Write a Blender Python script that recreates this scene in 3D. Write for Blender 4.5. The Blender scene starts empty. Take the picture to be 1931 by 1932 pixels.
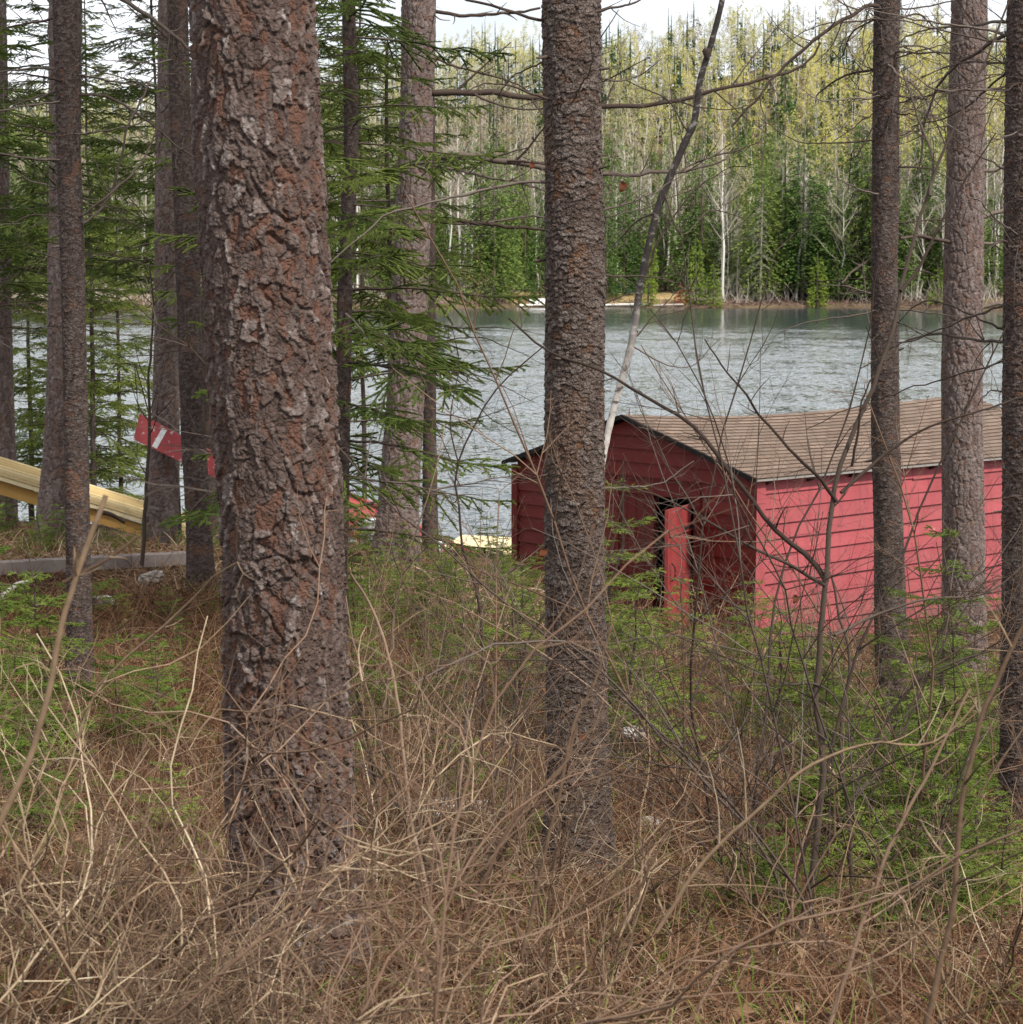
import bpy, math, random
import numpy as np
from mathutils import Vector

# ------------------------------------------------------------------ camera, sky, sun, exposure
SC = bpy.context.scene
F, CX, CY, HOR, EYE = 4000.0, 965.5, 966.0, 500.0, 5.0     # pixels of a 1931-wide view; eye 5 m above the lake
PITCH = math.atan((CY - HOR) / F)
cam_d = bpy.data.cameras.new('camera'); cam = bpy.data.objects.new('camera', cam_d)
SC.collection.objects.link(cam); SC.camera = cam
cam.location = (0, 0, EYE); cam.rotation_euler = (math.pi / 2 - PITCH, 0, 0)
cam_d.sensor_fit = 'AUTO'; cam_d.sensor_width = 36; cam_d.lens = 36 * F / 1932.0
cam_d.clip_start = 0.1; cam_d.clip_end = 4000
cam_d.dof.use_dof = True; cam_d.dof.focus_distance = 9.5; cam_d.dof.aperture_fstop = 16

SUN_EL, SUN_AZ = math.radians(47), math.radians(136)       # azimuth from +Y towards +X
world = bpy.data.worlds.new('World'); SC.world = world; world.use_nodes = True
wt = world.node_tree; wt.nodes.clear()
sky = wt.nodes.new('ShaderNodeTexSky'); sky.sky_type = 'NISHITA'; sky.sun_disc = False
sky.sun_elevation = SUN_EL; sky.sun_rotation = SUN_AZ; sky.dust_density = 2.0
tc = wt.nodes.new('ShaderNodeTexCoord')
mp = wt.nodes.new('ShaderNodeMapping'); mp.inputs['Scale'].default_value = (1, 1, 2.6)
nz = wt.nodes.new('ShaderNodeTexNoise'); nz.inputs['Scale'].default_value = 2.6; nz.inputs['Detail'].default_value = 6
rp = wt.nodes.new('ShaderNodeValToRGB'); rp.color_ramp.elements[0].position = 0.30; rp.color_ramp.elements[1].position = 0.46
rp.color_ramp.elements[0].color = (0.35, 0.35, 0.35, 1)
mxc = wt.nodes.new('ShaderNodeMixRGB'); mxc.inputs[2].default_value = (16.0, 16.6, 17.4, 1)
bg = wt.nodes.new('ShaderNodeBackground'); bg.inputs['Strength'].default_value = 0.07
wo = wt.nodes.new('ShaderNodeOutputWorld')
wt.links.new(tc.outputs['Generated'], mp.inputs[0]); wt.links.new(mp.outputs[0], nz.inputs['Vector'])
wt.links.new(nz.outputs[0], rp.inputs[0]); wt.links.new(rp.outputs[0], mxc.inputs[0])
wt.links.new(sky.outputs[0], mxc.inputs[1]); wt.links.new(mxc.outputs[0], bg.inputs[0]); wt.links.new(bg.outputs[0], wo.inputs[0])
sun_d = bpy.data.lights.new('sun', 'SUN'); sun_d.energy = 4.4; sun_d.angle = math.radians(4); sun_d.color = (1.0, 0.95, 0.86)
sun = bpy.data.objects.new('sun', sun_d); SC.collection.objects.link(sun)
sdir = Vector((math.sin(SUN_AZ) * math.cos(SUN_EL), math.cos(SUN_AZ) * math.cos(SUN_EL), math.sin(SUN_EL)))
sun.rotation_euler = sdir.to_track_quat('Z', 'Y').to_euler()
vs = SC.view_settings; vs.view_transform = 'Standard'; vs.look = 'None'; vs.exposure = 0.30; vs.gamma = 1; vs.use_curve_mapping = False
cy = SC.cycles; cy.max_bounces = 5; cy.diffuse_bounces = 3; cy.glossy_bounces = 3; cy.transmission_bounces = 3
cy.caustics_reflective = False; cy.caustics_refractive = False; cy.use_denoising = True

# ------------------------------------------------------------------ helpers
COL = SC.collection
RG = np.random.default_rng(7)

def P(px, py, d):
    """World point seen at pixel (px, py), on the plane world-Y = d."""
    cx, cyy = (px - CX) / F, (CY - py) / F
    c, s = math.cos(PITCH), math.sin(PITCH)
    y = c + cyy * s; z = -s + cyy * c
    t = d / y
    return np.array((cx * t, d, EYE + z * t))

def tag(o, label=None, cat=None, group=None, kind=None):
    if label: o['label'] = label
    if cat: o['category'] = cat
    if group: o['group'] = group
    if kind: o['kind'] = kind
    return o

def empty(name, loc, label, cat, group=None):
    o = bpy.data.objects.new(name, None); COL.objects.link(o); o.location = [float(c) for c in loc]
    o.empty_display_size = 0.2
    return tag(o, label, cat, group)

class MB:
    """Collects vertex/face chunks and links them as one mesh object."""
    def __init__(s): s.v, s.f, s.n = [], [], 0
    def add(s, v, f, mat=0, smooth=False, tint=0.5, fresh=0.0):
        v = np.asarray(v, np.float32).reshape(-1, 3); f = np.asarray(f, np.int32)
        if len(v) == 0 or len(f) == 0: return
        t = np.broadcast_to(np.asarray(tint, np.float32), (len(v),)) if np.ndim(tint) < 2 else tint
        g = np.broadcast_to(np.asarray(fresh, np.float32), (len(v),))
        s.v.append((v, t, g)); s.f.append((f + s.n, mat, smooth)); s.n += len(v)
    def tris(s, T, mat=0, tint=0.5):
        T = np.asarray(T, np.float32); n = len(T)
        if n == 0: return
        tt = np.repeat(np.broadcast_to(np.asarray(tint, np.float32), (n,)), 3)
        s.add(T.reshape(-1, 3), np.arange(n * 3).reshape(n, 3), mat, False, tt)
    def box(s, c, hx, hy, hz, ax=(1, 0, 0), ay=(0, 1, 0), az=(0, 0, 1), mat=0, tint=0.5):
        c, ax, ay, az = map(lambda q: np.asarray(q, float), (c, ax, ay, az)); v = []
        for sz in (-1, 1):
            for sy, sx in ((-1, -1), (-1, 1), (1, 1), (1, -1)):
                v.append(c + ax * hx * sx + ay * hy * sy + az * hz * sz)
        s.add(v, [(0, 3, 2, 1), (4, 5, 6, 7), (0, 1, 5, 4), (1, 2, 6, 5), (2, 3, 7, 6), (3, 0, 4, 7)], mat, False, tint)
    def hexa(s, v8, mat=0, tint=0.5):
        s.add(v8, [(0, 3, 2, 1), (4, 5, 6, 7), (0, 1, 5, 4), (1, 2, 6, 5), (2, 3, 7, 6), (3, 0, 4, 7)], mat, False, tint)
    def mesh(s, name, mats):
        me = bpy.data.meshes.new(name)
        V = np.concatenate([a[0] for a in s.v]); T = np.concatenate([a[1] for a in s.v]); G = np.concatenate([a[2] for a in s.v])
        me.vertices.add(len(V)); me.vertices.foreach_set('co', V.ravel())
        idx = np.concatenate([f.ravel() for f, _, _ in s.f])
        tot = np.concatenate([np.full(len(f), f.shape[1], np.int32) for f, _, _ in s.f])
        st = np.concatenate(([0], np.cumsum(tot)[:-1])).astype(np.int32)
        me.loops.add(len(idx)); me.loops.foreach_set('vertex_index', idx.astype(np.int32))
        me.polygons.add(len(tot)); me.polygons.foreach_set('loop_start', st); me.polygons.foreach_set('loop_total', tot)
        me.polygons.foreach_set('material_index', np.concatenate([np.full(len(f), m, np.int32) for f, m, _ in s.f]))
        me.polygons.foreach_set('use_smooth', np.concatenate([np.full(len(f), sm, bool) for f, _, sm in s.f]))
        a = me.attributes.new('tint', 'FLOAT', 'POINT'); a.data.foreach_set('value', np.ascontiguousarray(T, np.float32))
        if G.any():
            a = me.attributes.new('fresh', 'FLOAT', 'POINT'); a.data.foreach_set('value', np.ascontiguousarray(G, np.float32))
        for m in mats: me.materials.append(m)
        me.update(calc_edges=True)
        return me
    def build(s, name, mats, parent=None):
        mats = mats if isinstance(mats, (list, tuple)) else [mats]
        o = bpy.data.objects.new(name, s.mesh(name, mats)); COL.objects.link(o)
        if parent is not None:      # mesh given in world space, parent is an unrotated Empty
            o.parent = parent; o.location = [-c for c in parent.location]
        return o

def norm(a): return a / np.maximum(np.linalg.norm(a, axis=-1, keepdims=True), 1e-9)

def tubes(Pt, R, k=4):
    """Pt (N,n,3), R (N,n) -> verts, quads."""
    Pt = np.asarray(Pt, float); R = np.asarray(R, float); N, n, _ = Pt.shape
    T = np.empty_like(Pt); T[:, 1:-1] = Pt[:, 2:] - Pt[:, :-2]; T[:, 0] = Pt[:, 1] - Pt[:, 0]; T[:, -1] = Pt[:, -1] - Pt[:, -2]
    T = norm(T)
    ref = np.where(np.abs(T[:, :1, 2:3]) > 0.8, np.array([1., 0, 0]), np.array([0, 0, 1.]))
    A = norm(np.cross(T, np.broadcast_to(ref, T.shape))); B = np.cross(T, A)
    th = np.arange(k) / k * 2 * np.pi
    V = Pt[:, :, None, :] + R[:, :, None, None] * (A[:, :, None, :] * np.cos(th)[None, None, :, None] + B[:, :, None, :] * np.sin(th)[None, None, :, None])
    i = np.arange(N)[:, None, None] * n * k + np.arange(n - 1)[None, :, None] * k; j = np.arange(k)[None, None, :]; j2 = (j + 1) % k
    Q = np.stack([i + j, i + j2, i + k + j2, i + k + j], -1).reshape(-1, 4)
    return V.reshape(-1, 3), Q

def resample(pts, n):
    """Smooth (Catmull-Rom) resampling of a polyline."""
    p = np.asarray(pts, float)
    if len(p) == 2:
        t = np.linspace(0, 1, n)[:, None]; return p[0] * (1 - t) + p[1] * t
    q = np.vstack([2 * p[0] - p[1], p, 2 * p[-1] - p[-2]])
    L = np.concatenate(([0], np.cumsum(np.linalg.norm(np.diff(p, axis=0), axis=1)))); s = np.linspace(0, L[-1], n)
    i = np.clip(np.searchsorted(L, s, side='right') - 1, 0, len(p) - 2); t = ((s - L[i]) / np.maximum(L[i + 1] - L[i], 1e-9))[:, None]
    a, b, c, d = q[i], q[i + 1], q[i + 2], q[i + 3]
    return 0.5 * (2 * b + (c - a) * t + (2 * a - 5 * b + 4 * c - d) * t * t + (3 * b - a - 3 * c + d) * t ** 3)

def rotz(a):
    c, s = math.cos(a), math.sin(a); return np.array([[c, -s, 0], [s, c, 0], [0, 0, 1.]])
def roty(a):
    c, s = math.cos(a), math.sin(a); return np.array([[c, 0, s], [0, 1, 0], [-s, 0, c]])

# integer hash noise, periodic in u
def hsh(i, j, seed):
    with np.errstate(over='ignore'):
        h = (i.astype(np.int64).astype(np.uint32) * np.uint32(374761393) + j.astype(np.int64).astype(np.uint32) * np.uint32(668265263) + np.uint32((seed * 2246822519) & 0xffffffff))
        h = (h ^ (h >> np.uint32(13))) * np.uint32(1274126177); h ^= h >> np.uint32(16)
        h = h * np.uint32(2654435761); h ^= h >> np.uint32(15)
    return h.astype(np.float64) / 4294967295.0
def vnoise(u, v, per, seed):
    iu, iv = np.floor(u), np.floor(v); fu, fv = u - iu, v - iv; fu = fu * fu * (3 - 2 * fu); fv = fv * fv * (3 - 2 * fv)
    a = hsh(iu % per, iv, seed); b = hsh((iu + 1) % per, iv, seed); c = hsh(iu % per, iv + 1, seed); d = hsh((iu + 1) % per, iv + 1, seed)
    return (a * (1 - fu) + b * fu) * (1 - fv) + (c * (1 - fu) + d * fu) * fv
def voro(u, v, per, seed):
    iu, iv = np.floor(u), np.floor(v)
    f1 = np.full(u.shape, 9.0); f2 = f1.copy(); hid = np.zeros(u.shape); dv = np.zeros(u.shape)
    for di in (-1, 0, 1):
        for dj in (-1, 0, 1):
            ci, cj = iu + di, iv + dj; cm = ci % per
            x = ci + 0.1 + 0.8 * hsh(cm, cj, seed) - u; y = cj + 0.1 + 0.8 * hsh(cm, cj, seed + 31) - v
            d = np.hypot(x, y); h = hsh(cm, cj, seed + 77)
            near = d < f1
            f2 = np.where(near, f1, np.minimum(f2, d)); hid = np.where(near, h, hid); dv = np.where(near, y, dv); f1 = np.where(near, d, f1)
    return f1, f2, hid, dv

# ------------------------------------------------------------------ materials
def mat(name, nodes=None, rough=0.85, spec=0.25):
    m = bpy.data.materials.new(name); m.use_nodes = True; nt = m.node_tree
    b = nt.nodes['Principled BSDF']; b.inputs['Roughness'].default_value = rough
    b.inputs['Specular IOR Level'].default_value = spec
    return m, nt, b
def ramp(nt, stops, src):
    r = nt.nodes.new('ShaderNodeValToRGB'); e = r.color_ramp.elements
    while len(e) < len(stops): e.new(0.5)
    for q, (p, c) in zip(e, stops): q.position = p; q.color = (*c, 1)
    nt.links.new(src, r.inputs[0]); return r.outputs[0]
def attr(nt, name):
    a = nt.nodes.new('ShaderNodeAttribute'); a.attribute_name = name; return a.outputs['Fac']
def noise(nt, scale, detail=4, vec=None, rough=0.6):
    n = nt.nodes.new('ShaderNodeTexNoise'); n.inputs['Scale'].default_value = scale; n.inputs['Detail'].default_value = detail; n.inputs['Roughness'].default_value = rough
    if vec is None:
        t = nt.nodes.new('ShaderNodeTexCoord'); vec = t.outputs['Object']
    nt.links.new(vec, n.inputs['Vector']); return n.outputs[0]
def mapped(nt, scale, src='Object'):
    t = nt.nodes.new('ShaderNodeTexCoord'); m = nt.nodes.new('ShaderNodeMapping'); m.inputs['Scale'].default_value = scale
    nt.links.new(t.outputs[src], m.inputs[0]); return m.outputs[0]
def mix(nt, fac, a, b, mode='MIX'):
    m = nt.nodes.new('ShaderNodeMixRGB'); m.blend_type = mode
    for k, v in zip((0, 1, 2), (fac, a, b)):
        if isinstance(v, (int, float)): m.inputs[k].default_value = v
        elif isinstance(v, tuple): m.inputs[k].default_value = (*v, 1)
        else: nt.links.new(v, m.inputs[k])
    return m.outputs[0]
def mathn(nt, op, a, b=0.0):
    m = nt.nodes.new('ShaderNodeMath'); m.operation = op
    for k, v in enumerate((a, b)):
        if isinstance(v, (int, float)): m.inputs[k].default_value = v
        else: nt.links.new(v, m.inputs[k])
    return m.outputs[0]
def bump(nt, b, h, strength, dist):
    n = nt.nodes.new('ShaderNodeBump'); n.inputs['Strength'].default_value = strength; n.inputs['Distance'].default_value = dist
    nt.links.new(h, n.inputs['Height']); nt.links.new(n.outputs[0], b.inputs['Normal'])

def bark_mat(name, stops, fresh, vs_=75, bs_=1.0):
    m, nt, b = mat(name, rough=0.92, spec=0.15)
    f = mathn(nt, 'ADD', mathn(nt, 'MULTIPLY', attr(nt, 'tint'), 0.72), mathn(nt, 'MULTIPLY', noise(nt, 60, 5), 0.42))
    f = mathn(nt, 'SUBTRACT', f, 0.07)
    c = mix(nt, attr(nt, 'fresh'), ramp(nt, stops, f), fresh)
    nt.links.new(c, b.inputs['Base Color'])
    vt = nt.nodes.new('ShaderNodeTexVoronoi'); vt.feature = 'DISTANCE_TO_EDGE'; vt.inputs['Scale'].default_value = vs_
    tcn = nt.nodes.new('ShaderNodeTexCoord'); wn = nt.nodes.new('ShaderNodeTexNoise'); wn.inputs['Scale'].default_value = 40; nt.links.new(tcn.outputs['Object'], wn.inputs['Vector'])
    va = nt.nodes.new('ShaderNodeVectorMath'); va.operation = 'MULTIPLY_ADD'; va.inputs[1].default_value = (.03, .03, .03); nt.links.new(wn.outputs[1], va.inputs[0]); nt.links.new(tcn.outputs['Object'], va.inputs[2]); nt.links.new(va.outputs[0], vt.inputs['Vector'])
    cr = mathn(nt, 'MINIMUM', mathn(nt, 'MULTIPLY', vt.outputs['Distance'], 5.0), 1.0)
    bump(nt, b, mathn(nt, 'ADD', cr, mathn(nt, 'MULTIPLY', noise(nt, 160, 4), .6)), bs_, 0.005)
    return m
def wood_mat(name, stops, rough=0.9, sc=40):
    m, nt, b = mat(name, rough=rough, spec=0.15)
    f = mathn(nt, 'ADD', mathn(nt, 'MULTIPLY', attr(nt, 'tint'), 0.7), mathn(nt, 'MULTIPLY', noise(nt, sc, 3), 0.4))
    nt.links.new(ramp(nt, stops, mathn(nt, 'SUBTRACT', f, 0.05)), b.inputs['Base Color'])
    return m
def leaf_mat(name, stops, trans=0.25, objvar=0.0):
    m, nt, b = mat(name, rough=0.65, spec=0.12)
    f = attr(nt, 'tint')
    if objvar:
        oi = nt.nodes.new('ShaderNodeObjectInfo')
        f = mathn(nt, 'ADD', mathn(nt, 'MULTIPLY', f, 1 - objvar), mathn(nt, 'MULTIPLY', oi.outputs['Random'], objvar))
    c = ramp(nt, stops, f); nt.links.new(c, b.inputs['Base Color'])
    if trans:
        tr = nt.nodes.new('ShaderNodeBsdfTranslucent'); nt.links.new(c, tr.inputs[0])
        ms = nt.nodes.new('ShaderNodeMixShader'); ms.inputs[0].default_value = trans
        nt.links.new(b.outputs[0], ms.inputs[1]); nt.links.new(tr.outputs[0], ms.inputs[2])
        nt.links.new(ms.outputs[0], nt.nodes['Material Output'].inputs[0])
    return m

M = {}
M['pine'] = bark_mat('red_pine_bark', [(0.0, (.024, .0165, .0145)), (.4, (.075, .051, .043)), (.75, (.140, .110, .099)), (1, (.36, .33, .32))], (.125, .060, .040), 55, .6)
M['greypine'] = bark_mat('grey_pine_bark', [(0.0, (.045, .030, .026)), (.4, (.115, .083, .074)), (.75, (.20, .163, .152)), (1, (.40, .365, .35))], (.20, .11, .08), 40, .7)
M['spruce'] = bark_mat('scaly_spruce_bark', [(0.0, (.040, .028, .023)), (.4, (.088, .064, .054)), (.75, (.155, .125, .110)), (1, (.28, .25, .22))], (.14, .07, .038))
M['darkspruce'] = bark_mat('dark_spruce_bark', [(0.0, (.032, .022, .019)), (.4, (.070, .050, .044)), (.75, (.125, .098, .088)), (1, (.24, .21, .19))], (.18, .09, .055))
M['twig'] = wood_mat('dark_twig_wood', [(0, (.028, .019, .015)), (.5, (.070, .050, .040)), (1, (.17, .14, .12))])
M['darkstem'] = wood_mat('dark_smooth_sapling_bark', [(0, (.020, .013, .010)), (.5, (.050, .035, .027)), (1, (.105, .080, .064))])
M['tan'] = wood_mat('dry_tan_stems', [(0, (.035, .020, .014)), (.3, (.10, .062, .040)), (.65, (.26, .180, .112)), (.85, (.46, .36, .245)), (1, (.66, .56, .43))])
M['brownstem'] = wood_mat('brown_stems', [(0, (.075, .045, .030)), (.5, (.17, .105, .07)), (1, (.30, .21, .15))])
M['needle'] = leaf_mat('spruce_needles', [(0, (.026, .044, .012)), (.5, (.085, .122, .027)), (1, (.22, .26, .060))], .36)
M['firneedle'] = leaf_mat('young_fir_needles', [(0, (.055, .090, .016)), (.5, (.145, .200, .036)), (1, (.34, .38, .085))], .3, .42)
M['straw'] = leaf_mat('dead_grass_and_litter', [(0, (.030, .013, .008)), (.3, (.085, .036, .018)), (.6, (.175, .092, .050)), (.85, (.33, .225, .14)), (1, (.60, .52, .41))], .15)
# ------------------------------------------------------------------ terrain
_ctrl = [(-8,0,3.45),(0,0,3.35),(6,0,3.2),(0,5.4,3.12),(-3,5,3.12),(3,5,3.02),(.24,7.4,2.82),(-2.34,11.5,2.62),(-2.34,16,2.5),(-3.5,21,2.15),
 (-4.75,22,2.1),(-6,25,1.8),(-.97,18,2.42),(-.77,20,2.15),(-1.8,22,1.8),(-1.5,25,1.3),(-5,18.5,2.35),(2.15,12,2.33),(3.73,17.5,1.5),(2.15,9,2.52),(2.87,25,.5),(.3,27.6,.55),(1.4,26,.55),(8,29.3,.4),(5.3,27,.45),
 (.2,23,1.25),(-.57,24,1.6),(-4,27,1.3),(-8,28,1.7),(-4,33,.8),(-8,33,.9),(-.8,32,.5),(3,35,.15),(8,35,.1),(-12,20,2.8),(12,20,1.4),(12,8,2.6),
 (-12,5,3.4),(-12,37,.0),(-4,37,.0),(0,36.5,.0),(4,37,.0),(12,37,.0),(-12,43,-.8),(0,43,-.8),(12,43,-.8),(2.4,21,1.05),(5,22,.9),(1,14,2.2),(-1,14,2.5),(-.4,10,2.65),(0,-6,3.5),(12,-6,3.2),(-12,-6,3.6),(30,0,3),(30,37,0),(-30,0,3.6),(-30,37,0),(30,20,1.5),(-30,20,2.6)]
_c = np.array(_ctrl, float)
def _tps(r): return np.where(r > 1e-9, r * r * np.log(np.maximum(r, 1e-9)), 0)
_K = _tps(np.hypot(_c[:, 0][:, None] - _c[:, 0], _c[:, 1][:, None] - _c[:, 1])) + np.eye(len(_c)) * 0.4
_A = np.zeros((len(_c) + 3,) * 2); _A[:-3, :-3] = _K; _A[:-3, -3] = 1; _A[:-3, -2:] = _c[:, :2]; _A[-3:, :-3] = _A[:-3, -3:].T
_w = np.linalg.solve(_A, np.concatenate([_c[:, 2], [0, 0, 0]]))
def ground(x, y):
    x = np.asarray(x, float); y = np.asarray(y, float); sh = np.broadcast(x, y).shape
    X = np.broadcast_to(x, sh).ravel(); Y = np.broadcast_to(y, sh).ravel()
    K = _tps(np.hypot(X[:, None] - _c[:, 0], Y[:, None] - _c[:, 1]))
    z = K @ _w[:-3] + _w[-3] + X * _w[-2] + Y * _w[-1]
    z = z + 0.10 * (vnoise(X * .9 + 50, Y * .9, 10 ** 6, 3) - .5) + 0.05 * (vnoise(X * 3 + 50, Y * 3, 10 ** 6, 4) - .5)
    return z.reshape(sh)
def gz(x, y): return float(ground(np.array([x]), np.array([y]))[0])

def grid_mesh(name, xs, ys, zf, m, kind='structure'):
    X, Y = np.meshgrid(xs, ys); Z = zf(X, Y); nx, ny = len(xs), len(ys)
    V = np.stack([X, Y, Z], -1).reshape(-1, 3)
    i = (np.arange(ny - 1)[:, None] * nx + np.arange(nx - 1)[None, :]).ravel()
    Q = np.stack([i, i + 1, i + nx + 1, i + nx], -1)
    b = MB(); b.add(V, Q, 0, True, .5); o = b.build(name, m); o['kind'] = kind; return o

m, nt, b = mat('forest_floor', rough=.95, spec=.1)
f = mathn(nt, 'ADD', mathn(nt, 'MULTIPLY', noise(nt, 1.3, 4), .5), mathn(nt, 'MULTIPLY', noise(nt, 22, 6), .5))
c = ramp(nt, [(.3, (.022, .013, .008)), (.45, (.060, .034, .020)), (.58, (.12, .072, .044)), (.7, (.20, .14, .095))], f)
gm = ramp(nt, [(.52, (0, 0, 0)), (.66, (1, 1, 1))], noise(nt, .9, 5))
c = mix(nt, mathn(nt, 'MULTIPLY', gm, .5), c, (.06, .09, .025))
nt.links.new(c, b.inputs['Base Color']); bump(nt, b, noise(nt, 30, 6), 1, .05)
M['floor'] = m
xs = np.concatenate([np.linspace(-30, -9, 16), np.linspace(-8.8, 9.8, 200), np.linspace(10, 30, 16)])
ys = np.concatenate([np.linspace(-6, 3, 12), np.linspace(3.1, 44, 330)])
grid_mesh('ground', xs, ys, ground, M['floor'])

# lake
m, nt, b = mat('lake_water', rough=.10, spec=.5)
b.inputs['Base Color'].default_value = (.030, .042, .044, 1); b.inputs['IOR'].default_value = 1.5
v1 = mapped(nt, (.10, .22, 1)); v2 = mapped(nt, (1.0, 2.0, 1)); v3 = mapped(nt, (.012, .03, 1))
h = mathn(nt, 'ADD', mathn(nt, 'MULTIPLY', noise(nt, 1.0, 7, v1, .72), 1.0), mathn(nt, 'MULTIPLY', noise(nt, 1.0, 4, v2, .6), .16))
# wind dies towards the far shore: flatter water there
g = nt.nodes.new('ShaderNodeNewGeometry'); sx = nt.nodes.new('ShaderNodeSeparateXYZ'); nt.links.new(g.outputs['Position'], sx.inputs[0])
far = nt.nodes.new('ShaderNodeMapRange'); far.inputs['From Min'].default_value = 110; far.inputs['From Max'].default_value = 215
far.inputs['To Min'].default_value = 1.0; far.inputs['To Max'].default_value = .22
nt.links.new(mathn(nt, 'ADD', sx.outputs['Y'], mathn(nt, 'MULTIPLY', sx.outputs['X'], .5)), far.inputs['Value'])
gust = ramp(nt, [(.35, (.55, .55, .55)), (.6, (1, 1, 1))], noise(nt, 1.0, 3, v3))
amp = mathn(nt, 'MULTIPLY', far.outputs[0], gust)
def ncol(scale, detail, vec, rough):
    n_ = nt.nodes.new('ShaderNodeTexNoise'); n_.inputs['Scale'].default_value = scale; n_.inputs['Detail'].default_value = detail; n_.inputs['Roughness'].default_value = rough; nt.links.new(vec, n_.inputs['Vector']); return n_.outputs['Color']
def vm(op, a_, b_):
    n_ = nt.nodes.new('ShaderNodeVectorMath'); n_.operation = op
    for k_, q_ in enumerate((a_, b_)):
        if isinstance(q_, tuple): n_.inputs[k_].default_value = q_
        else: nt.links.new(q_, n_.inputs[k_])
    return n_.outputs[0]
w1 = vm('MULTIPLY', vm('SUBTRACT', ncol(1.0, 3, mapped(nt, (.45, .30, 1)), .6), (.5, .5, .5)), (.20, .42, 0))
w2 = vm('MULTIPLY', vm('SUBTRACT', ncol(1.0, 2, mapped(nt, (4.2, 5.0, 1)), .65), (.5, .5, .5)), (.40, 1.0, 0))
w3 = vm('MULTIPLY', vm('SUBTRACT', ncol(1.0, 2, mapped(nt, (.10, .05, 1)), .6), (.5, .5, .5)), (.06, .12, 0))
slope = vm('ADD', vm('ADD', vm('ADD', w1, w2), w3), (0, -.085, 0))
sc_ = nt.nodes.new('ShaderNodeVectorMath'); sc_.operation = 'SCALE'; nt.links.new(slope, sc_.inputs[0]); nt.links.new(amp, sc_.inputs['Scale'])
nrm = nt.nodes.new('ShaderNodeVectorMath'); nrm.operation = 'NORMALIZE'; nt.links.new(vm('ADD', sc_.outputs[0], (0, 0, 1)), nrm.inputs[0]); nt.links.new(nrm.outputs[0], b.inputs['Normal']); M['water'] = m
bb = MB(); bb.add([(-900, 30, 0), (900, 30, 0), (900, 420, 0), (-900, 420, 0)], [(0, 1, 2, 3)], 0); bb.build('water', m)['kind'] = 'structure'

# far shore and hill
def shore(x): return 247 + 5 * np.sin(x * .05 + 1) + 2.2 * np.sin(x * .21) - 20 * np.clip((x - 38) / 25, 0, 1) ** 2 - 8 * np.clip((-x - 20) / 40, 0, 1)
def hill(x, y):
    s = shore(x); t = y - s; px = 965 + 4000 * x / np.maximum(y, 10)
    top = -5 * np.exp(-((px - 1260) / 170) ** 2) + 27 + 15 * np.clip((px - 450) / 700, 0, 1) + 4 * np.sin(x * .013 + 1) + 2.5 * np.sin(x * .031)
    base = np.clip(t, -20, 8) * .13 + np.clip(t - 8, 0, 1e9) * .035
    k = np.clip((t - 30) / 290, 0, 1); z = base + top * (k * k * (3 - 2 * k)) * .86 + np.clip(t - 25, 0, 300) / 300 * 2
    z = z - np.clip(t - 330, 0, 400) * .08
    return np.where(t < 0, -.15 + t * .1, z + .15) + .5 * (vnoise(x * .12 + 500, y * .12, 10 ** 6, 9) - .5) * np.clip(t / 10, 0, 1)
m, nt, b = mat('far_hillside', rough=.95, spec=.05)
c = ramp(nt, [(.35, (.050, .034, .022)), (.55, (.13, .095, .055)), (.7, (.10, .095, .035))], noise(nt, .16, 6))
nt.links.new(c, b.inputs['Base Color']); M['hill'] = m
grid_mesh('far_hillside', np.linspace(-330, 330, 220), np.concatenate([np.linspace(195, 300, 120), np.linspace(303, 900, 90)]), hill, m)
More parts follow.
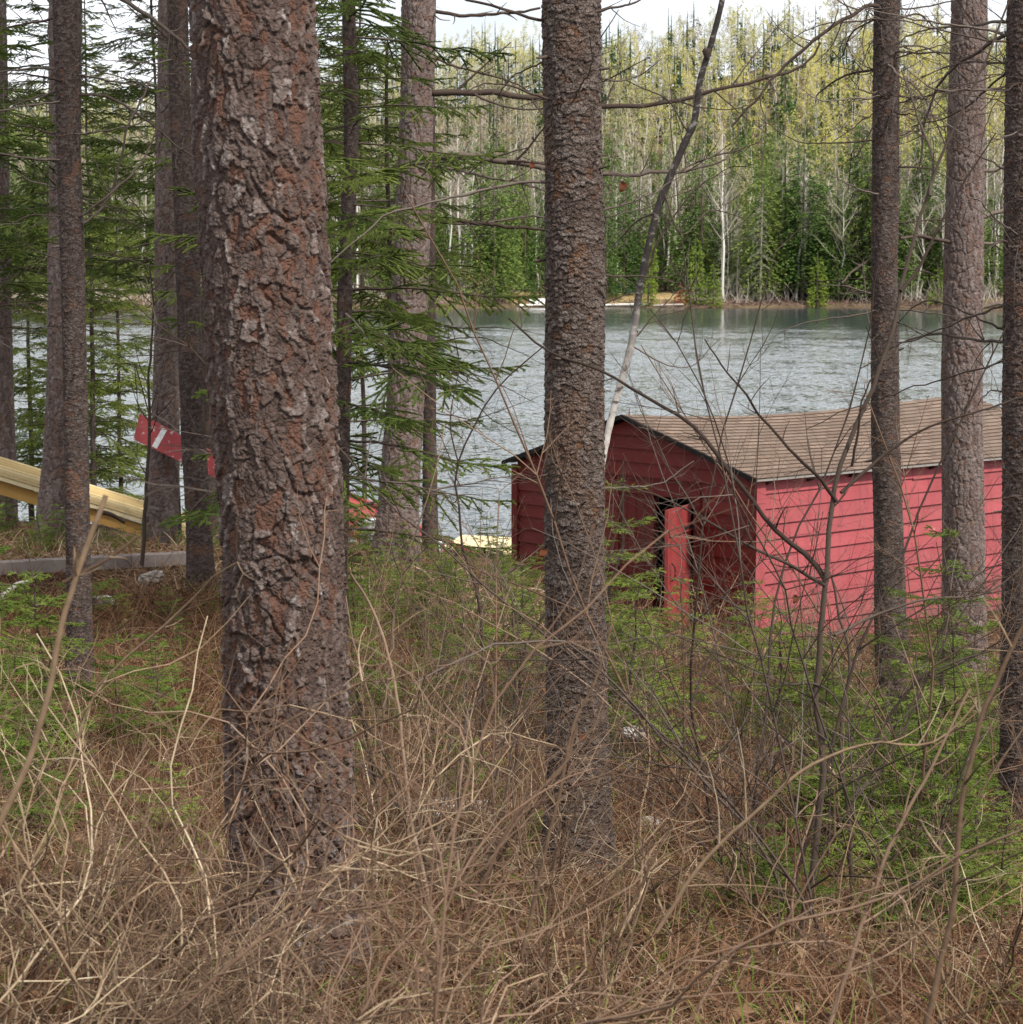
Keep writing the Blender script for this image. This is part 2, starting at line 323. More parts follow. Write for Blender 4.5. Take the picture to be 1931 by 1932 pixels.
# ------------------------------------------------------------------ near trunks with modelled bark
def bark_height(U, v, R, kind, seed):
    """U in [0,1) round the trunk, v metres along it; returns height (m), tint, fresh."""
    C = 2 * math.pi * R
    def cells(w, h, wn, sd):
        per = max(6, round(C / w)); u = U * per; vv = v / h
        pn = max(3, per // 2)
        wu = (vnoise(U * pn, v / w * .5, pn, sd + 1) - .5) * wn; wv = (vnoise(U * pn, v / w * .5, pn, sd + 2) - .5) * wn
        p2 = per * 2
        wu = wu + (vnoise(U * p2, v / w * 2, p2, sd + 5) - .5) * .45; wv = wv + (vnoise(U * p2, v / w * 2, p2, sd + 6) - .5) * .35
        return voro(u + wu, vv + wv, per, sd)
    lo = vnoise(U * 6, v * 3, 6, seed + 9)
    if kind == 'pine':
        a1, a2, ah, adv = cells(.070, .20, 1.5, seed); b1, b2, bh, bdv = cells(.018, .040, 1.7, seed + 100); c1, c2, ch, cdv = cells(.0085, .018, 1.2, seed + 200)
        groove = 1 - np.clip((a2 - a1) / .16, 0, 1)
        flake = (bh > .62) * 1.0
        h = -groove * .014 * np.clip(lo * 1.8 - .2, 0, 1) + ah * .005 + bh * .0045 + np.clip(bdv, -.5, .6) * .0048 * (.5 + .6 * flake) + ch * .0016 + np.clip(cdv, -.5, .6) * .0020
        h += -.0035 * (1 - np.clip((b2 - b1) / .12, 0, 1)) + .003 * flake
        t = .02 + .34 * bh + .36 * ch + .24 * (bh > .90)
        fr = np.clip((ch < .25) * .5 * (lo > .45) + (bh < .14) * .6, 0, .8)
    elif kind == 'greypine':
        a1, a2, ah, adv = cells(.055, .16, 1.1, seed); b1, b2, bh, bdv = cells(.024, .05, 1.1, seed + 100)
        groove = 1 - np.clip((a2 - a1) / .22, 0, 1); g2 = 1 - np.clip((b2 - b1) / .16, 0, 1)
        h = -groove * .013 - g2 * .004 + ah * .003 + bh * .004 + np.clip(bdv, -.5, .5) * .002
        t = .16 + .46 * bh + .20 * ah - .08 * groove; fr = (bh < .14) * .4
    else:
        s = .019 if kind == 'spruce' else .016
        a1, a2, ah, adv = cells(s, s * 1.05, 1.3, seed); b1, b2, bh, bdv = cells(s * .5, s * .5, .8, seed + 100)
        c1, c2, ch, cdv = cells(.075, .11, 1.2, seed + 300)
        e = np.clip((a2 - a1) / .18, 0, 1)
        h = e * .0040 + ah * .0046 + np.clip(adv, -.5, .6) * .0048 + bh * .0014 + (lo - .5) * .006 + ch * .0015
        t = .02 + .62 * ah + .16 * bh + .10 * ch; fr = np.clip((ah < .12) * .45 * (ch > .5) + (ch > .93) * .3, 0, .8)
    return h, t, fr

def trunk_mesh(line, d, kind, seed, cell, flare=.25, d2=None, base_drop=.25, top_py=-700):
    """line: [(px, py, width)] from top to base, in view pixels at depth d."""
    line = sorted(line, key=lambda q: -q[1])          # base first
    pts = []; rr = []
    for px, py, w in line:
        pts.append(P(px, py, d)); rr.append(w / 2 / F * d * 1.003)
    pts = np.array(pts); rr = np.array(rr)
    base = pts[0]; g = gz(base[0], base[1])
    # extend down to the soil and up past the view
    dirn = pts[0] - pts[1]; dirn /= abs(dirn[2]); zb = g - base_drop
    if zb < pts[0][2]: pts = np.vstack([pts[0] + dirn * (pts[0][2] - zb), pts]); rr = np.concatenate([[rr[0]], rr])
    u = pts[-1] - pts[-2]; u /= u[2]; ztop = max(P(0, top_py, d)[2], g + 13)
    hgt = ztop - pts[-1][2]; pts = np.vstack([pts, pts[-1] + u * hgt]); rr = np.concatenate([rr, [rr[-1] * max(.30, 1 - hgt * .07)]])
    z = pts[:, 2]; zf0 = max(z[0], P(0, 1960, d)[2]); zf1 = min(z[-1], P(0, -40, d)[2])
    zr = [np.linspace(z[0], zf0, max(2, int((zf0 - z[0]) / (cell * 4)) + 1))[:-1] if zf0 > z[0] + .01 else np.array([]),
          np.arange(zf0, zf1, cell), np.arange(zf1, z[-1], cell * 8)]
    zz = np.concatenate(zr); n = len(zz)
    X = np.interp(zz, z, pts[:, 0]); Y = np.interp(zz, z, pts[:, 1]); R = np.interp(zz, z, rr)
    k = 9   # soften the kinks of the centre line
    ker = np.hanning(41); ker /= ker.sum()
    if n > 80:
        pad = lambda a: np.convolve(np.pad(a, 20, mode='reflect', reflect_type='odd'), ker, 'valid')
        X, R = pad(X), pad(R)
    R = R * (1 + flare * np.exp(-np.clip(zz - g, 0, 9) / .16))
    Rm = float(np.median(R)); nc = max(24, int(2 * math.pi * Rm / cell)); th = np.arange(nc) / nc
    TH, ZZ = np.meshgrid(th, zz)
    h, t, fr = bark_height(TH, ZZ, Rm, kind, seed)
    sc = min(1.0, Rm / .10) ** .7 if kind != 'pine' else 1
    lump = (vnoise(TH * 4, ZZ * 1.6, 4, seed + 55) - .5) * Rm * .07
    root = .30 * flare * np.exp(-np.clip(ZZ - g, 0, 9) / .10) * np.cos(TH * 2 * math.pi * 5 + seed) * Rm
    RR = R[:, None] + (h - .003) * sc + lump + root
    V = np.stack([X[:, None] + RR * np.cos(TH * 2 * math.pi), Y[:, None] + RR * np.sin(TH * 2 * math.pi), ZZ], -1).reshape(-1, 3)
    i = np.arange(n - 1)[:, None] * nc; j = np.arange(nc)[None, :]; j2 = (j + 1) % nc
    Q = np.stack([i + j, i + j2, i + nc + j2, i + nc + j], -1).reshape(-1, 4)
    b = MB(); b.add(V, Q, 0, True, t.ravel(), fr.ravel())
    path = lambda zq: np.array([np.interp(zq, zz, X), np.interp(zq, zz, Y), zq])
    return b, (X[0], Y[0], g), path, lambda zq: float(np.interp(zq, zz, R))

def branch_polys(pts, r0, r1, rng, side=1.0, sl=.3, nodes=7, depth=1, droop=.0, up=.3, n=24, wob=.01):
    """A woody branch with curving side twigs; returns list of (points, radii)."""
    p = resample(pts, n)
    w = np.cumsum(rng.normal(0, wob, (n, 3)), axis=0); w -= np.linspace(0, 1, n)[:, None] * w[-1]; p = p + w * (np.linalg.norm(p[-1] - p[0]) / 2)
    out = [(p, np.linspace(r0, r1, n))]
    if depth > 0:
        for q in range(nodes):
            f = rng.uniform(.12, .97); i = min(n - 2, int(f * (n - 1))); t = norm(p[i + 1] - p[i])
            side_v = norm(np.cross(t, rng.normal(0, 1, 3))); L = sl * side * rng.uniform(.45, 1.15) * (1.15 - .6 * f)
            dv = norm(t * rng.uniform(.4, .9) + side_v * .9 + np.array([0, 0, up * rng.uniform(-.5, 1)]))
            s = np.linspace(0, 1, 6)[:, None]; curl = norm(np.cross(dv, rng.normal(0, 1, 3)))
            q3 = p[i] + dv * L * s + (np.array([0, 0, 1.]) * up + curl * .5) * L * .5 * s * s
            rr = max(r1 * .7, (r0 + (r1 - r0) * f) * .45)
            out += branch_polys(q3, rr, rr * .35, rng, 1, L * .5, 3, depth - 1, droop, up, 10, wob)
    return out
def polys_to(mb, polys, k=4, mat=0, tint=.5, smooth=True, rng=None):
    by = {}
    for p, r in polys: by.setdefault(len(p), []).append((p, r))
    for n, L in by.items():
        Pt = np.array([a for a, _ in L]); R = np.array([b for _, b in L]); v, q = tubes(Pt, R, k)
        tt = tint if rng is None else np.repeat(rng.uniform(.0, 1, len(L)), n * k)
        mb.add(v, q, mat, smooth, tt)

def shade_canopy_cloud(seed, H, Rb, nb):
    rng = np.random.default_rng(seed); zf = rng.random(nb); az = rng.uniform(0, 6.28, nb); L = Rb * (1 - zf * .8) * rng.uniform(.6, 1.1, nb); TT = []; tt = []
    for m_ in range(60):
        f = rng.uniform(.2, 1, nb); r = L * f; a = az + rng.normal(0, .22, nb)
        c = np.stack([np.cos(a) * r, np.sin(a) * r, zf * H + .2 * f + rng.normal(0, .12, nb)], -1); s = rng.uniform(.05, .09, (nb, 1))
        u = norm(rng.normal(0, 1, (nb, 3))); w = norm(rng.normal(0, 1, (nb, 3))); TT.append(np.stack([c - u * s * .4, c + u * s * .4, c + w * s * 1.4], 1)); tt.append(rng.uniform(.2, .8, nb))
    return np.concatenate(TT), np.concatenate(tt)
SHADE_CANOPY = [shade_canopy_cloud(800 + i, 6.5, 2.4, 150) for i in range(4)]  # foliage for unseen crowns, added for their shade

def near_tree(name, line, d, kind, seed, cell, label, cat='tree', group=None, flare=.25, branches=(), stubs=0, crown=1.0, crown_z=0, dead=0, dead_px=(0, 900), **kw):
    mb, base, path, rad = trunk_mesh(line, d, kind, seed, cell, flare, **kw)
    e = empty(name, base, label, cat, group)
    rng = np.random.default_rng(seed + 5)
    mb.build('trunk', M[kind if kind != 'thin' else 'darkspruce'], e)
    for bp in branches:
        pts, r0, r1, opt = bp
        w = [P(px, py, d + dd) for px, py, dd in pts]
        w[0] = np.array([*path(w[0][2])[:2], w[0][2]])
        b = MB(); polys_to(b, branch_polys(w, r0, r1, rng, **opt), 5, 0, .5, True, rng)
        b.build('branch', M['twig'], e)
    for q in range(dead):
        z = P(0, rng.uniform(*dead_px), d)[2]; c = path(z); a = rng.uniform(0, 2 * math.pi); L = rng.uniform(.35, 1.0)
        dr = np.array([math.cos(a), math.sin(a), rng.uniform(-.25, .25)]); cu = rng.normal(0, .15, 3)
        w = [c, c + dr * L * .35 + cu * .1, c + dr * L * .7 + cu * .35 * L, c + dr * L + cu * .7 * L + np.array([0, 0, rng.uniform(-.2, .15) * L])]
        b = MB(); polys_to(b, branch_polys(w, rng.uniform(.004, .008), .0018, rng, sl=.22, nodes=rng.integers(5, 11), depth=2, up=rng.uniform(-.2, .5)), 4, 0, .5, True, rng); b.build('branch', M['twig'], e)
    if crown:
        cT, ct = SHADE_CANOPY[seed % len(SHADE_CANOPY)]; top = path(base[2] + 12.5); k = crown; b = MB()
        R_ = rotz(seed); b.tris(cT @ R_.T * np.array([k, k, 1]) + np.array([top[0], top[1], base[2] + max(7.4, crown_z)]), 0, ct); b.build('crown', M['needle'], e)  # crown added above the view to shade the near slope
    if stubs:
        b = MB()
        for q in range(stubs):
            z = rng.uniform(P(0, 1300, d)[2], P(0, 0, d)[2]); c = path(z); a = rng.uniform(0, 2 * math.pi); R = rad(z)
            dr = np.array([math.cos(a), math.sin(a), rng.uniform(-.3, .25)]); L = rng.uniform(.01, .05) + R
            b_ = [c, c + dr * (R + (L - R) * .6), c + dr * L + np.array([0, 0, .004])]
            polys_to(b, [(resample(b_, 5), np.array([.007, .007, .006, .005, .003]) * rng.uniform(.6, 1.3))], 5, 0, rng.uniform(0, 1))
        b.build('branch_stub', M['twig'], e)['kind'] = 'stuff'
    return e, path, rad

o1 = dict(side=1, sl=.35, nodes=7, depth=2, up=.35)
thick_pine, _, _ = near_tree('red_pine', [(474, 0, 222), (484, 250, 228), (500, 520, 234), (516, 760, 234), (533, 1000, 232), (541, 1250, 232), (549, 1500, 236), (560, 1850, 246)], 5.4, 'pine', 11, .0026,
    'thickest trunk, reddish flaky pine bark, behind tangle of tan stems', flare=.22, stubs=4)
near_tree('spruce_tree', [(1078, 0, 105), (1082, 300, 105), (1084, 600, 106), (1086, 1000, 108), (1088, 1300, 110), (1091, 1500, 114), (1094, 1690, 122)], 7.4, 'spruce', 23, .0030,
    'upright scaly brown spruce trunk in front of the boathouse gable', flare=.28, stubs=26, dead=7, dead_px=(0, 560),
    branches=[([(1100, 935, 0), (1140, 925, .05), (1240, 915, .1), (1310, 870, .1)], .004, .002, dict(sl=.12, nodes=6)),
              ([(1075, 880, 0), (1020, 900, -.05), (985, 905, .0)], .005, .002, dict(sl=.14, nodes=12, depth=2)),
              ([(1130, 30, 0), (1190, 10, -.1), (1240, -30, -.1)], .006, .003, dict(sl=.14, nodes=5)),
              ([(1130, 140, 0), (1180, 145, .1), (1250, 110, .2)], .004, .002, dict(sl=.14, nodes=6)),
              ([(1130, 600, 0), (1170, 560, .1), (1230, 540, .2)], .0035, .0015, dict(sl=.12, nodes=4)),
              ([(1130, 410, 0), (1210, 380, .1), (1290, 330, .2)], .004, .002, dict(sl=.2, nodes=8))])
near_tree('spruce_tree', [(1674, 0, 46), (1672, 200, 47), (1669, 500, 48), (1671, 800, 50), (1677, 1000, 53), (1681, 1200, 57), (1685, 1390, 64)], 12, 'darkspruce', 37, .0050,
    'slim dark spruce trunk before the shingled roof with tangled dead twigs', flare=.3, stubs=14, dead=26, dead_px=(-40, 620),
    branches=[([(1670, 130, 0), (1600, 140, .1), (1545, 175, .2), (1540, 195, .2)], .009, .004, dict(sl=.25, nodes=5, depth=1)),
              ([(1690, 30, 0), (1640, 10, -.1), (1560, 60, -.2), (1480, 130, -.2), (1420, 200, -.2), (1380, 240, -.2)], .013, .006, dict(sl=.35, nodes=14, depth=2)),
              ([(1650, 180, 0), (1620, 290, -.1), (1610, 280, .1), (1600, 360, .1)], .005, .003, dict(sl=.3, nodes=7, depth=2)),
              ([(1692, 40, 0), (1740, 30, .1), (1800, 90, .2)], .007, .003, o1), ([(1690, 130, 0), (1740, 180, .0), (1790, 300, .2)], .007, .003, o1),
              ([(1690, 210, 0), (1750, 215, .1), (1830, 260, .2)], .006, .003, o1), ([(1690, 90, 0), (1760, 95, .1), (1840, 160, .2)], .006, .003, o1),
              ([(1690, 260, 0), (1740, 230, .3), (1820, 120, .5)], .005, .002, o1), ([(1650, 470, 0), (1615, 510, .0), (1588, 534, -.1)], .010, .005, dict(sl=.1, nodes=1)),
              ([(1660, 25, 0), (1610, 60, .2), (1590, 110, .3), (1570, 95, .3)], .007, .003, o1)])
near_tree('grey_pine', [(1829, 0, 66), (1821, 350, 70), (1815, 700, 78), (1818, 1000, 80), (1820, 1290, 90)], 17.5, 'greypine', 41, .0062,
    'grey ridged pine trunk standing close by the pink side wall', flare=.2, dead=8, dead_px=(-40, 500),
    branches=[([(1795, 458, 0), (1745, 448, -.2), (1698, 449, -.4)], .018, .012, dict(sl=.1, nodes=1, depth=1)),
              ([(1850, 330, 0), (1880, 320, .2), (1930, 300, .3)], .02, .014, dict(sl=.3, nodes=2)), ([(1850, 420, 0), (1885, 400, .2), (1930, 380, .3)], .022, .015, dict(sl=.3, nodes=2)),
              ([(1850, 590, 0), (1880, 575, .1), (1940, 560, .2)], .02, .012, dict(sl=.3, nodes=2)), ([(1850, 460, 0), (1890, 455, .1), (1940, 430, .2)], .016, .01, dict(sl=.3, nodes=2)),
              ([(1850, 175, 0), (1885, 165, .1), (1950, 150, .2)], .014, .008, dict(sl=.3, nodes=4))])
near_tree('spruce_tree', [(1934, 0, 62), (1930, 500, 68), (1928, 1000, 72), (1926, 1400, 74), (1926, 1620, 84)], 9, 'darkspruce', 53, .0042,
    'dark scaly spruce trunk cut by the edge of the photo', flare=.3, stubs=18, dead=26, dead_px=(-40, 800),
    branches=[([(1905, 40, 0), (1850, 90, .3), (1790, 130, .5), (1760, 200, .6), (1730, 330, .7)], .010, .004, dict(sl=.3, nodes=10, depth=2)),
              ([(1905, 90, 0), (1870, 150, .3), (1800, 210, .5), (1720, 240, .6)], .006, .003, o1), ([(1900, 330, 0), (1850, 300, .3), (1720, 200, .6)], .005, .002, o1)])
near_tree('grey_pine', [(790, 0, 64), (787, 200, 64), (777, 460, 66), (768, 700, 70), (757, 880, 76), (752, 960, 80), (748, 1030, 90)], 18, 'greypine', 61, .0066,
    'leaning grey pine trunk beside the open lake with long bare limbs', flare=.15, dead=8, dead_px=(-40, 700),
    branches=[([(815, 168, 0), (900, 172, 0), (1030, 185, .1), (1140, 192, .2), (1300, 183, .3), (1430, 150, .3), (1510, 118, .4), (1548, 80, .4)], .030, .010, dict(sl=.9, nodes=12, depth=2)),
              ([(812, 300, 0), (850, 292, 0), (940, 305, .1), (1032, 326, .2), (1140, 325, .3), (1210, 322, .4), (1290, 318, .5), (1370, 300, .6)], .034, .009, dict(sl=.8, nodes=10, depth=2)),
              ([(812, 306, 0), (900, 325, .1), (1030, 360, .3)], .016, .008, dict(sl=.5, nodes=6, depth=1)),
              ([(805, 426, 0), (850, 418, .1), (930, 422, .2), (1030, 434, .4)], .024, .012, dict(sl=.4, nodes=5, depth=1)),
              ([(815, 98, 0), (880, 125, .1), (960, 150, .1), (1020, 185, .2)], .012, .006, dict(sl=.5, nodes=7, depth=2)),
              ([(1000, 420, 1.2), (1140, 415, 1.3), (1250, 380, 1.4), (1330, 350, 1.5)], .012, .004, dict(sl=.7, nodes=9, depth=2)),
              ([(818, 18, 0), (900, 25, -.1), (1020, 15, -.1)], .018, .01, dict(sl=.4, nodes=6))])
near_tree('spruce_tree', [(812, 380, 18), (812, 620, 20), (811, 800, 24), (812, 1010, 30)], 20, 'darkspruce', 67, .009,
    'thin dark trunk just behind the leaning grey pine', flare=.2, dead=12, dead_px=(560, 900), crown=0,
    branches=[([(815, 690, 0), (860, 700, 0), (930, 720, 0), (1010, 760, .1)], .008, .002, dict(sl=.5, nodes=16, depth=2, up=0)), ([(815, 730, 0), (870, 740, .2), (950, 800, .1), (1010, 830, .1)], .008, .002, dict(sl=.6, nodes=16, depth=2, up=-.1)),
              ([(815, 780, 0), (900, 790, .2), (1030, 745, .1)], .007, .002, dict(sl=.6, nodes=16, depth=2, up=.1)), ([(815, 650, 0), (900, 640, .2), (1030, 690, .1)], .007, .002, dict(sl=.5, nodes=14, depth=2, up=.1)),
              ([(805, 850, 0), (770, 830, .2), (700, 800, .1)], .007, .002, dict(sl=.5, nodes=10, depth=2, up=.1))])
near_tree('spruce_tree', [(122, 0, 42), (128, 200, 42), (137, 500, 43), (144, 800, 43), (149, 1100, 44), (152, 1330, 50)], 11.5, 'darkspruce', 71, .0050,
    'dark scaly spruce trunk rising in front of the grey timber beam', flare=.25, stubs=8, dead=14, dead_px=(-40, 560),
    branches=[([(140, 178, 0), (200, 185, .1), (260, 215, .1), (330, 270, .2), (372, 300, .2)], .009, .005, dict(sl=.3, nodes=6, depth=2)),
              ([(130, -60, 0), (230, 0, .1), (320, 60, .2), (390, 125, .3)], .016, .009, dict(sl=.3, nodes=6, depth=1)),
              ([(150, 430, 0), (200, 380, .1), (240, 240, .0), (290, 150, .2), (330, 140, .3)], .009, .004, dict(sl=.3, nodes=6, depth=2)),
              ([(155, 425, 0), (210, 370, -.1), (270, 310, .0), (300, 230, .1), (308, 170, .1)], .008, .004, dict(sl=.3, nodes=7, depth=2)),
              ([(120, 170, 0), (60, 190, .1), (0, 215, .2)], .006, .003, o1), ([(115, 30, 0), (60, 45, .1), (-20, 60, .2)], .009, .004, o1), ([(120, 130, 0), (50, 130, .1), (-20, 138, .2)], .008, .004, o1)])
near_tree('grey_pine', [(124, 0, 60), (122, 400, 58), (118, 700, 58), (112, 850, 60), (104, 960, 66)], 22, 'greypine', 79, .009,
    'broader brown pine trunk half hidden behind the dark slim one', flare=.15)
near_tree('grey_pine', [(-14, 0, 50), (-8, 400, 52), (2, 800, 52), (4, 900, 56)], 26, 'greypine', 83, .0095,
    'grey pine trunk touching the photo edge above the yellow ramp', flare=.1,
    branches=[([(5, 130, 0), (50, 128, 0), (110, 118, 0)], .015, .008, dict(sl=.4, nodes=4)), ([(5, 300, 0), (60, 300, 0), (110, 290, 0)], .012, .006, dict(sl=.4, nodes=4))])
near_tree('red_pine', [(323, 0, 46), (320, 200, 46), (316, 400, 46), (316, 600, 48), (313, 800, 52), (308, 900, 60), (304, 965, 68)], 21, 'greypine', 89, .0085,
    'pale brown pine trunk carrying the red painted board', flare=.12)
near_tree('spruce_tree', [(336, 0, 36), (340, 200, 38), (352, 400, 42), (358, 600, 43), (364, 800, 44), (376, 1000, 45), (381, 1120, 52)], 16, 'darkspruce', 97, .0062,
    'brown mossy spruce trunk between the red board and the thickest trunk', flare=.2, stubs=8, dead=14, dead_px=(-40, 640),
    branches=[([(345, 100, 0), (300, 60, -.1), (240, 10, -.2)], .010, .005, o1), ([(350, 170, 0), (290, 160, .1), (200, 150, .2)], .006, .003, o1), ([(355, 480, 0), (310, 530, .1), (260, 560, .2)], .006, .003, o1),
              ([(360, 260, 0), (310, 230, .1), (230, 200, .2)], .005, .003, o1)])
near_tree('spruce_tree', [(425, 0, 18), (405, 300, 19), (390, 560, 20), (392, 700, 22), (396, 850, 23), (400, 985, 26)], 22, 'darkspruce', 101, .010, 'thin dark trunk wedged between brown spruce and thickest trunk', flare=.1)
# ------------------------------------------------------------------ needle sprays
def needles(A, B, tint, rng, sp, ln, wd, flat=0.0):
    """Needle triangles along the segments A->B."""
    L = np.linalg.norm(B - A, axis=1); c = np.maximum(1, np.ceil(L / sp)).astype(int)
    idx = np.repeat(np.arange(len(A)), c); t = rng.random(len(idx))[:, None]
    p = A[idx] * (1 - t) + B[idx] * t; ax = norm(B - A)[idx]
    r = rng.normal(0, 1, p.shape); r[:, 2] *= (1 - flat); r -= (r * ax).sum(1)[:, None] * ax; r = norm(r)
    d = norm(ax * rng.uniform(.35, .9, (len(p), 1)) + r * .8 + np.array([0, 0, .12]))
    l = ln * rng.uniform(.7, 1.15, (len(p), 1)); w = norm(np.cross(d, rng.normal(0, 1, p.shape))) * wd / 2
    T = np.stack([p - w, p + w, p + d * l], 1)
    return T, np.clip(tint[idx] + rng.normal(0, .09, len(idx)), 0, 1)

def bough(rng, L, twl, tsp, nsp, nln, nwd, droop=.25, bare=.15, hang=.2, flat=.3, dens=1.0, k=3, r0=None, age=.5, core=.0056):
    """One live conifer bough along +X. Returns (poly list, needle tris, tints)."""
    n = 12; s = np.linspace(0, 1, n); wob = np.cumsum(rng.normal(0, .012, (n, 2)), axis=0) * L
    main = np.stack([s * L, wob[:, 0], L * (.10 * s - droop * s * s + droop * .55 * s ** 4) + wob[:, 1] * .5], -1)
    r0 = r0 or .0045 + L * .0045
    polys = [(main, np.linspace(r0, r0 * .25, n))]; SA, SB, ST = [], [], []
    x = bare * L; side = 1
    while x < L * .985:
        f = x / L; i = min(n - 2, int(f * (n - 1))); g = f * (n - 1) - i
        p = main[i] * (1 - g) + main[i + 1] * g; t = norm(main[i + 1] - main[i])
        ln = twl * (1 - f) ** .75 * rng.uniform(.55, 1.15) + L * .05
        a = rng.uniform(.75, 1.15) * side; c_, s_ = math.cos(a), math.sin(a)
        dv = norm(np.array([t[0] * c_ - t[1] * s_, t[0] * s_ + t[1] * c_, t[2] + rng.normal(-.05, .18)]))
        if rng.random() < dens:
            m = 5; q = np.linspace(0, 1, m)[:, None]
            tw = p + dv * ln * q + np.array([t[0] * .12, t[1] * .12, -hang]) * ln * q * q
            polys.append((tw, np.linspace(r0 * .35, r0 * .14, m)))
            SA.append(tw[:-1]); SB.append(tw[1:]); ST.append(age + .35 * (q[1:, 0] - .4))
            y = ln * .25
            sd = 1
            while y < ln * .9:
                j = min(m - 2, int(y / ln * (m - 1))); pp = tw[j] + (tw[j + 1] - tw[j]) * (y / ln * (m - 1) - j)
                l2 = (ln - y) * rng.uniform(.35, .7) + .015; a2 = .8 * sd; c2, s2 = math.cos(a2), math.sin(a2)
                d2 = norm(np.array([dv[0] * c2 - dv[1] * s2, dv[0] * s2 + dv[1] * c2, dv[2] + rng.normal(-.1, .2) - hang * .6]))
                e = pp + d2 * l2
                SA.append(np.array([pp])); SB.append(np.array([e])); ST.append(np.array([age + .25 + rng.normal(0, .08)]))
                y += tsp * rng.uniform(.9, 1.5); sd = -sd
        side = -side; x += tsp * rng.uniform(.6, 1.2)
    if dens > 0:
        h = n * 2 // 3; SA.append(main[h:-1]); SB.append(main[h + 1:]); ST.append(np.full(n - 1 - h, age + .1))
        A_, B_, S_ = np.concatenate(SA), np.concatenate(SB), np.concatenate(ST)
        T, tt = needles(A_, B_, S_, rng, nsp, nln, nwd, flat)
        sv, sq = tubes(np.stack([A_, B_ + (B_ - A_) * .08], 1), np.stack([np.full(len(A_), core), np.full(len(A_), core * .75)], 1), 3)   # dense inner needles
        T = np.concatenate([T, sv[sq[:, [0, 1, 2]]], sv[sq[:, [0, 2, 3]]]]); s3 = np.clip(np.repeat(S_, 3) - .08, 0, 1); tt = np.concatenate([tt, s3, s3])
    else: T, tt = np.zeros((0, 3, 3)), np.zeros(0)
    return polys, T, tt

def place(polys, T, Rm, sc, off): return [(p @ Rm.T * sc + off, r * sc) for p, r in polys], (T @ Rm.T) * sc + off

_r = np.random.default_rng(5)
BOUGH = [bough(_r, 1.0, .36, .040, .0038, .019, .0034, droop=_r.uniform(.05, .28), bare=_r.uniform(.15, .35), hang=_r.uniform(.05, .32), flat=.25, dens=_r.uniform(.7, .95)) for _ in range(7)]
BARE = [bough(_r, 1.0, .40, .055, .02, .01, .001, droop=_r.uniform(.0, .3), bare=.1, hang=_r.uniform(-.2, .4), dens=0 if False else 1)[0] for _ in range(3)]

def conifer(name, px, py_base, d, H, Rb, seed, label, group=None, z0=.06, zdead=0.0, trunk_r=.05, sp=.16, age=0.0, lean=0.0, thin=1.0, sector=None, top_cut=None, line=None):
    """Live conifer: trunk + crown. H height, Rb widest bough length; boughs between z0*H and H."""
    rng = np.random.default_rng(seed); base = P(px, py_base, d)
    base[2] = min(base[2], gz(base[0], base[1])); e = empty(name, base, label, 'tree', group)
    n = 14; s = np.linspace(0, 1, n); Hm = H if top_cut is None else top_cut
    w = np.cumsum(rng.normal(0, .0018, (n, 2)), axis=0) * Hm
    pts = np.stack([w[:, 0] + lean * s * Hm, w[:, 1], s * Hm - .1], -1) + base
    r = trunk_r * (1 - s * Hm / H) + .006
    if line:
        b, _, pth, _ = trunk_mesh(line, d, 'darkspruce', seed, .0055, .2)
        pts = np.array([pth(base[2] + q_ * Hm) for q_ in s])
    else:
        b = MB(); v, q = tubes([pts], [r], 10); b.add(v, q, 0, True, np.repeat(rng.uniform(.2, .8, n), 10))
    b.build('trunk', M['darkspruce'], e)
    polys = []; TT = []; tt = []; z = z0 * H; k = 0
    while z < min(Hm, H) - .08:
        f = z / H
        prof = (1 - f) ** .8 * (.55 + .45 * min(1, f / .25)) if zdead == 0 else (1 - f) ** .7
        for q_ in range(rng.integers(2, 4)):
            az = k * 2.399 + rng.normal(0, .35); k += 1
            if sector is not None and rng.random() > .15:
                az = rng.uniform(*sector)
            L = max(.18, Rb * prof * rng.uniform(.6, 1.15))
            dead = z < zdead * H and rng.random() < .8
            if not dead and rng.random() > thin: continue
            tp, Tr, tn = (BARE[rng.integers(3)], np.zeros((0, 3, 3)), np.zeros(0)) if dead else BOUGH[rng.integers(len(BOUGH))]
            tilt = -.16 + .40 * f + rng.normal(0, .13) if not dead else rng.normal(.05, .2)
            Rm = rotz(az) @ roty(-tilt) @ np.diag([1, 1 if rng.random() < .5 else -1, 1])
            c = np.array([np.interp(z, s * Hm, pts[:, 0]), np.interp(z, s * Hm, pts[:, 1]), base[2] + z])
            pp, T2 = place(tp, Tr, Rm, L, c)
            # keep the needles their own size when a bough is scaled
            if len(T2):
                tip = T2.mean(1, keepdims=True); T2 = tip + (T2 - tip) * min(2.2, .85 / L if L < .85 else 1.0)
            polys += pp if L > .5 or not dead else pp[:12]; TT.append(T2); tt.append(tn + age + rng.normal(0, .07))
            z += 0
        z += sp * rng.uniform(.6, 1.3)
    b = MB(); polys_to(b, polys, 3, 0, .3, False, rng)
    if sum(map(len, TT)): b.tris(np.concatenate(TT), 1, np.clip(np.concatenate(tt), 0, 1))
    b.build('crown', [M['twig'], M['needle']], e)
    return e
print('boughs', [len(b[1]) for b in BOUGH])

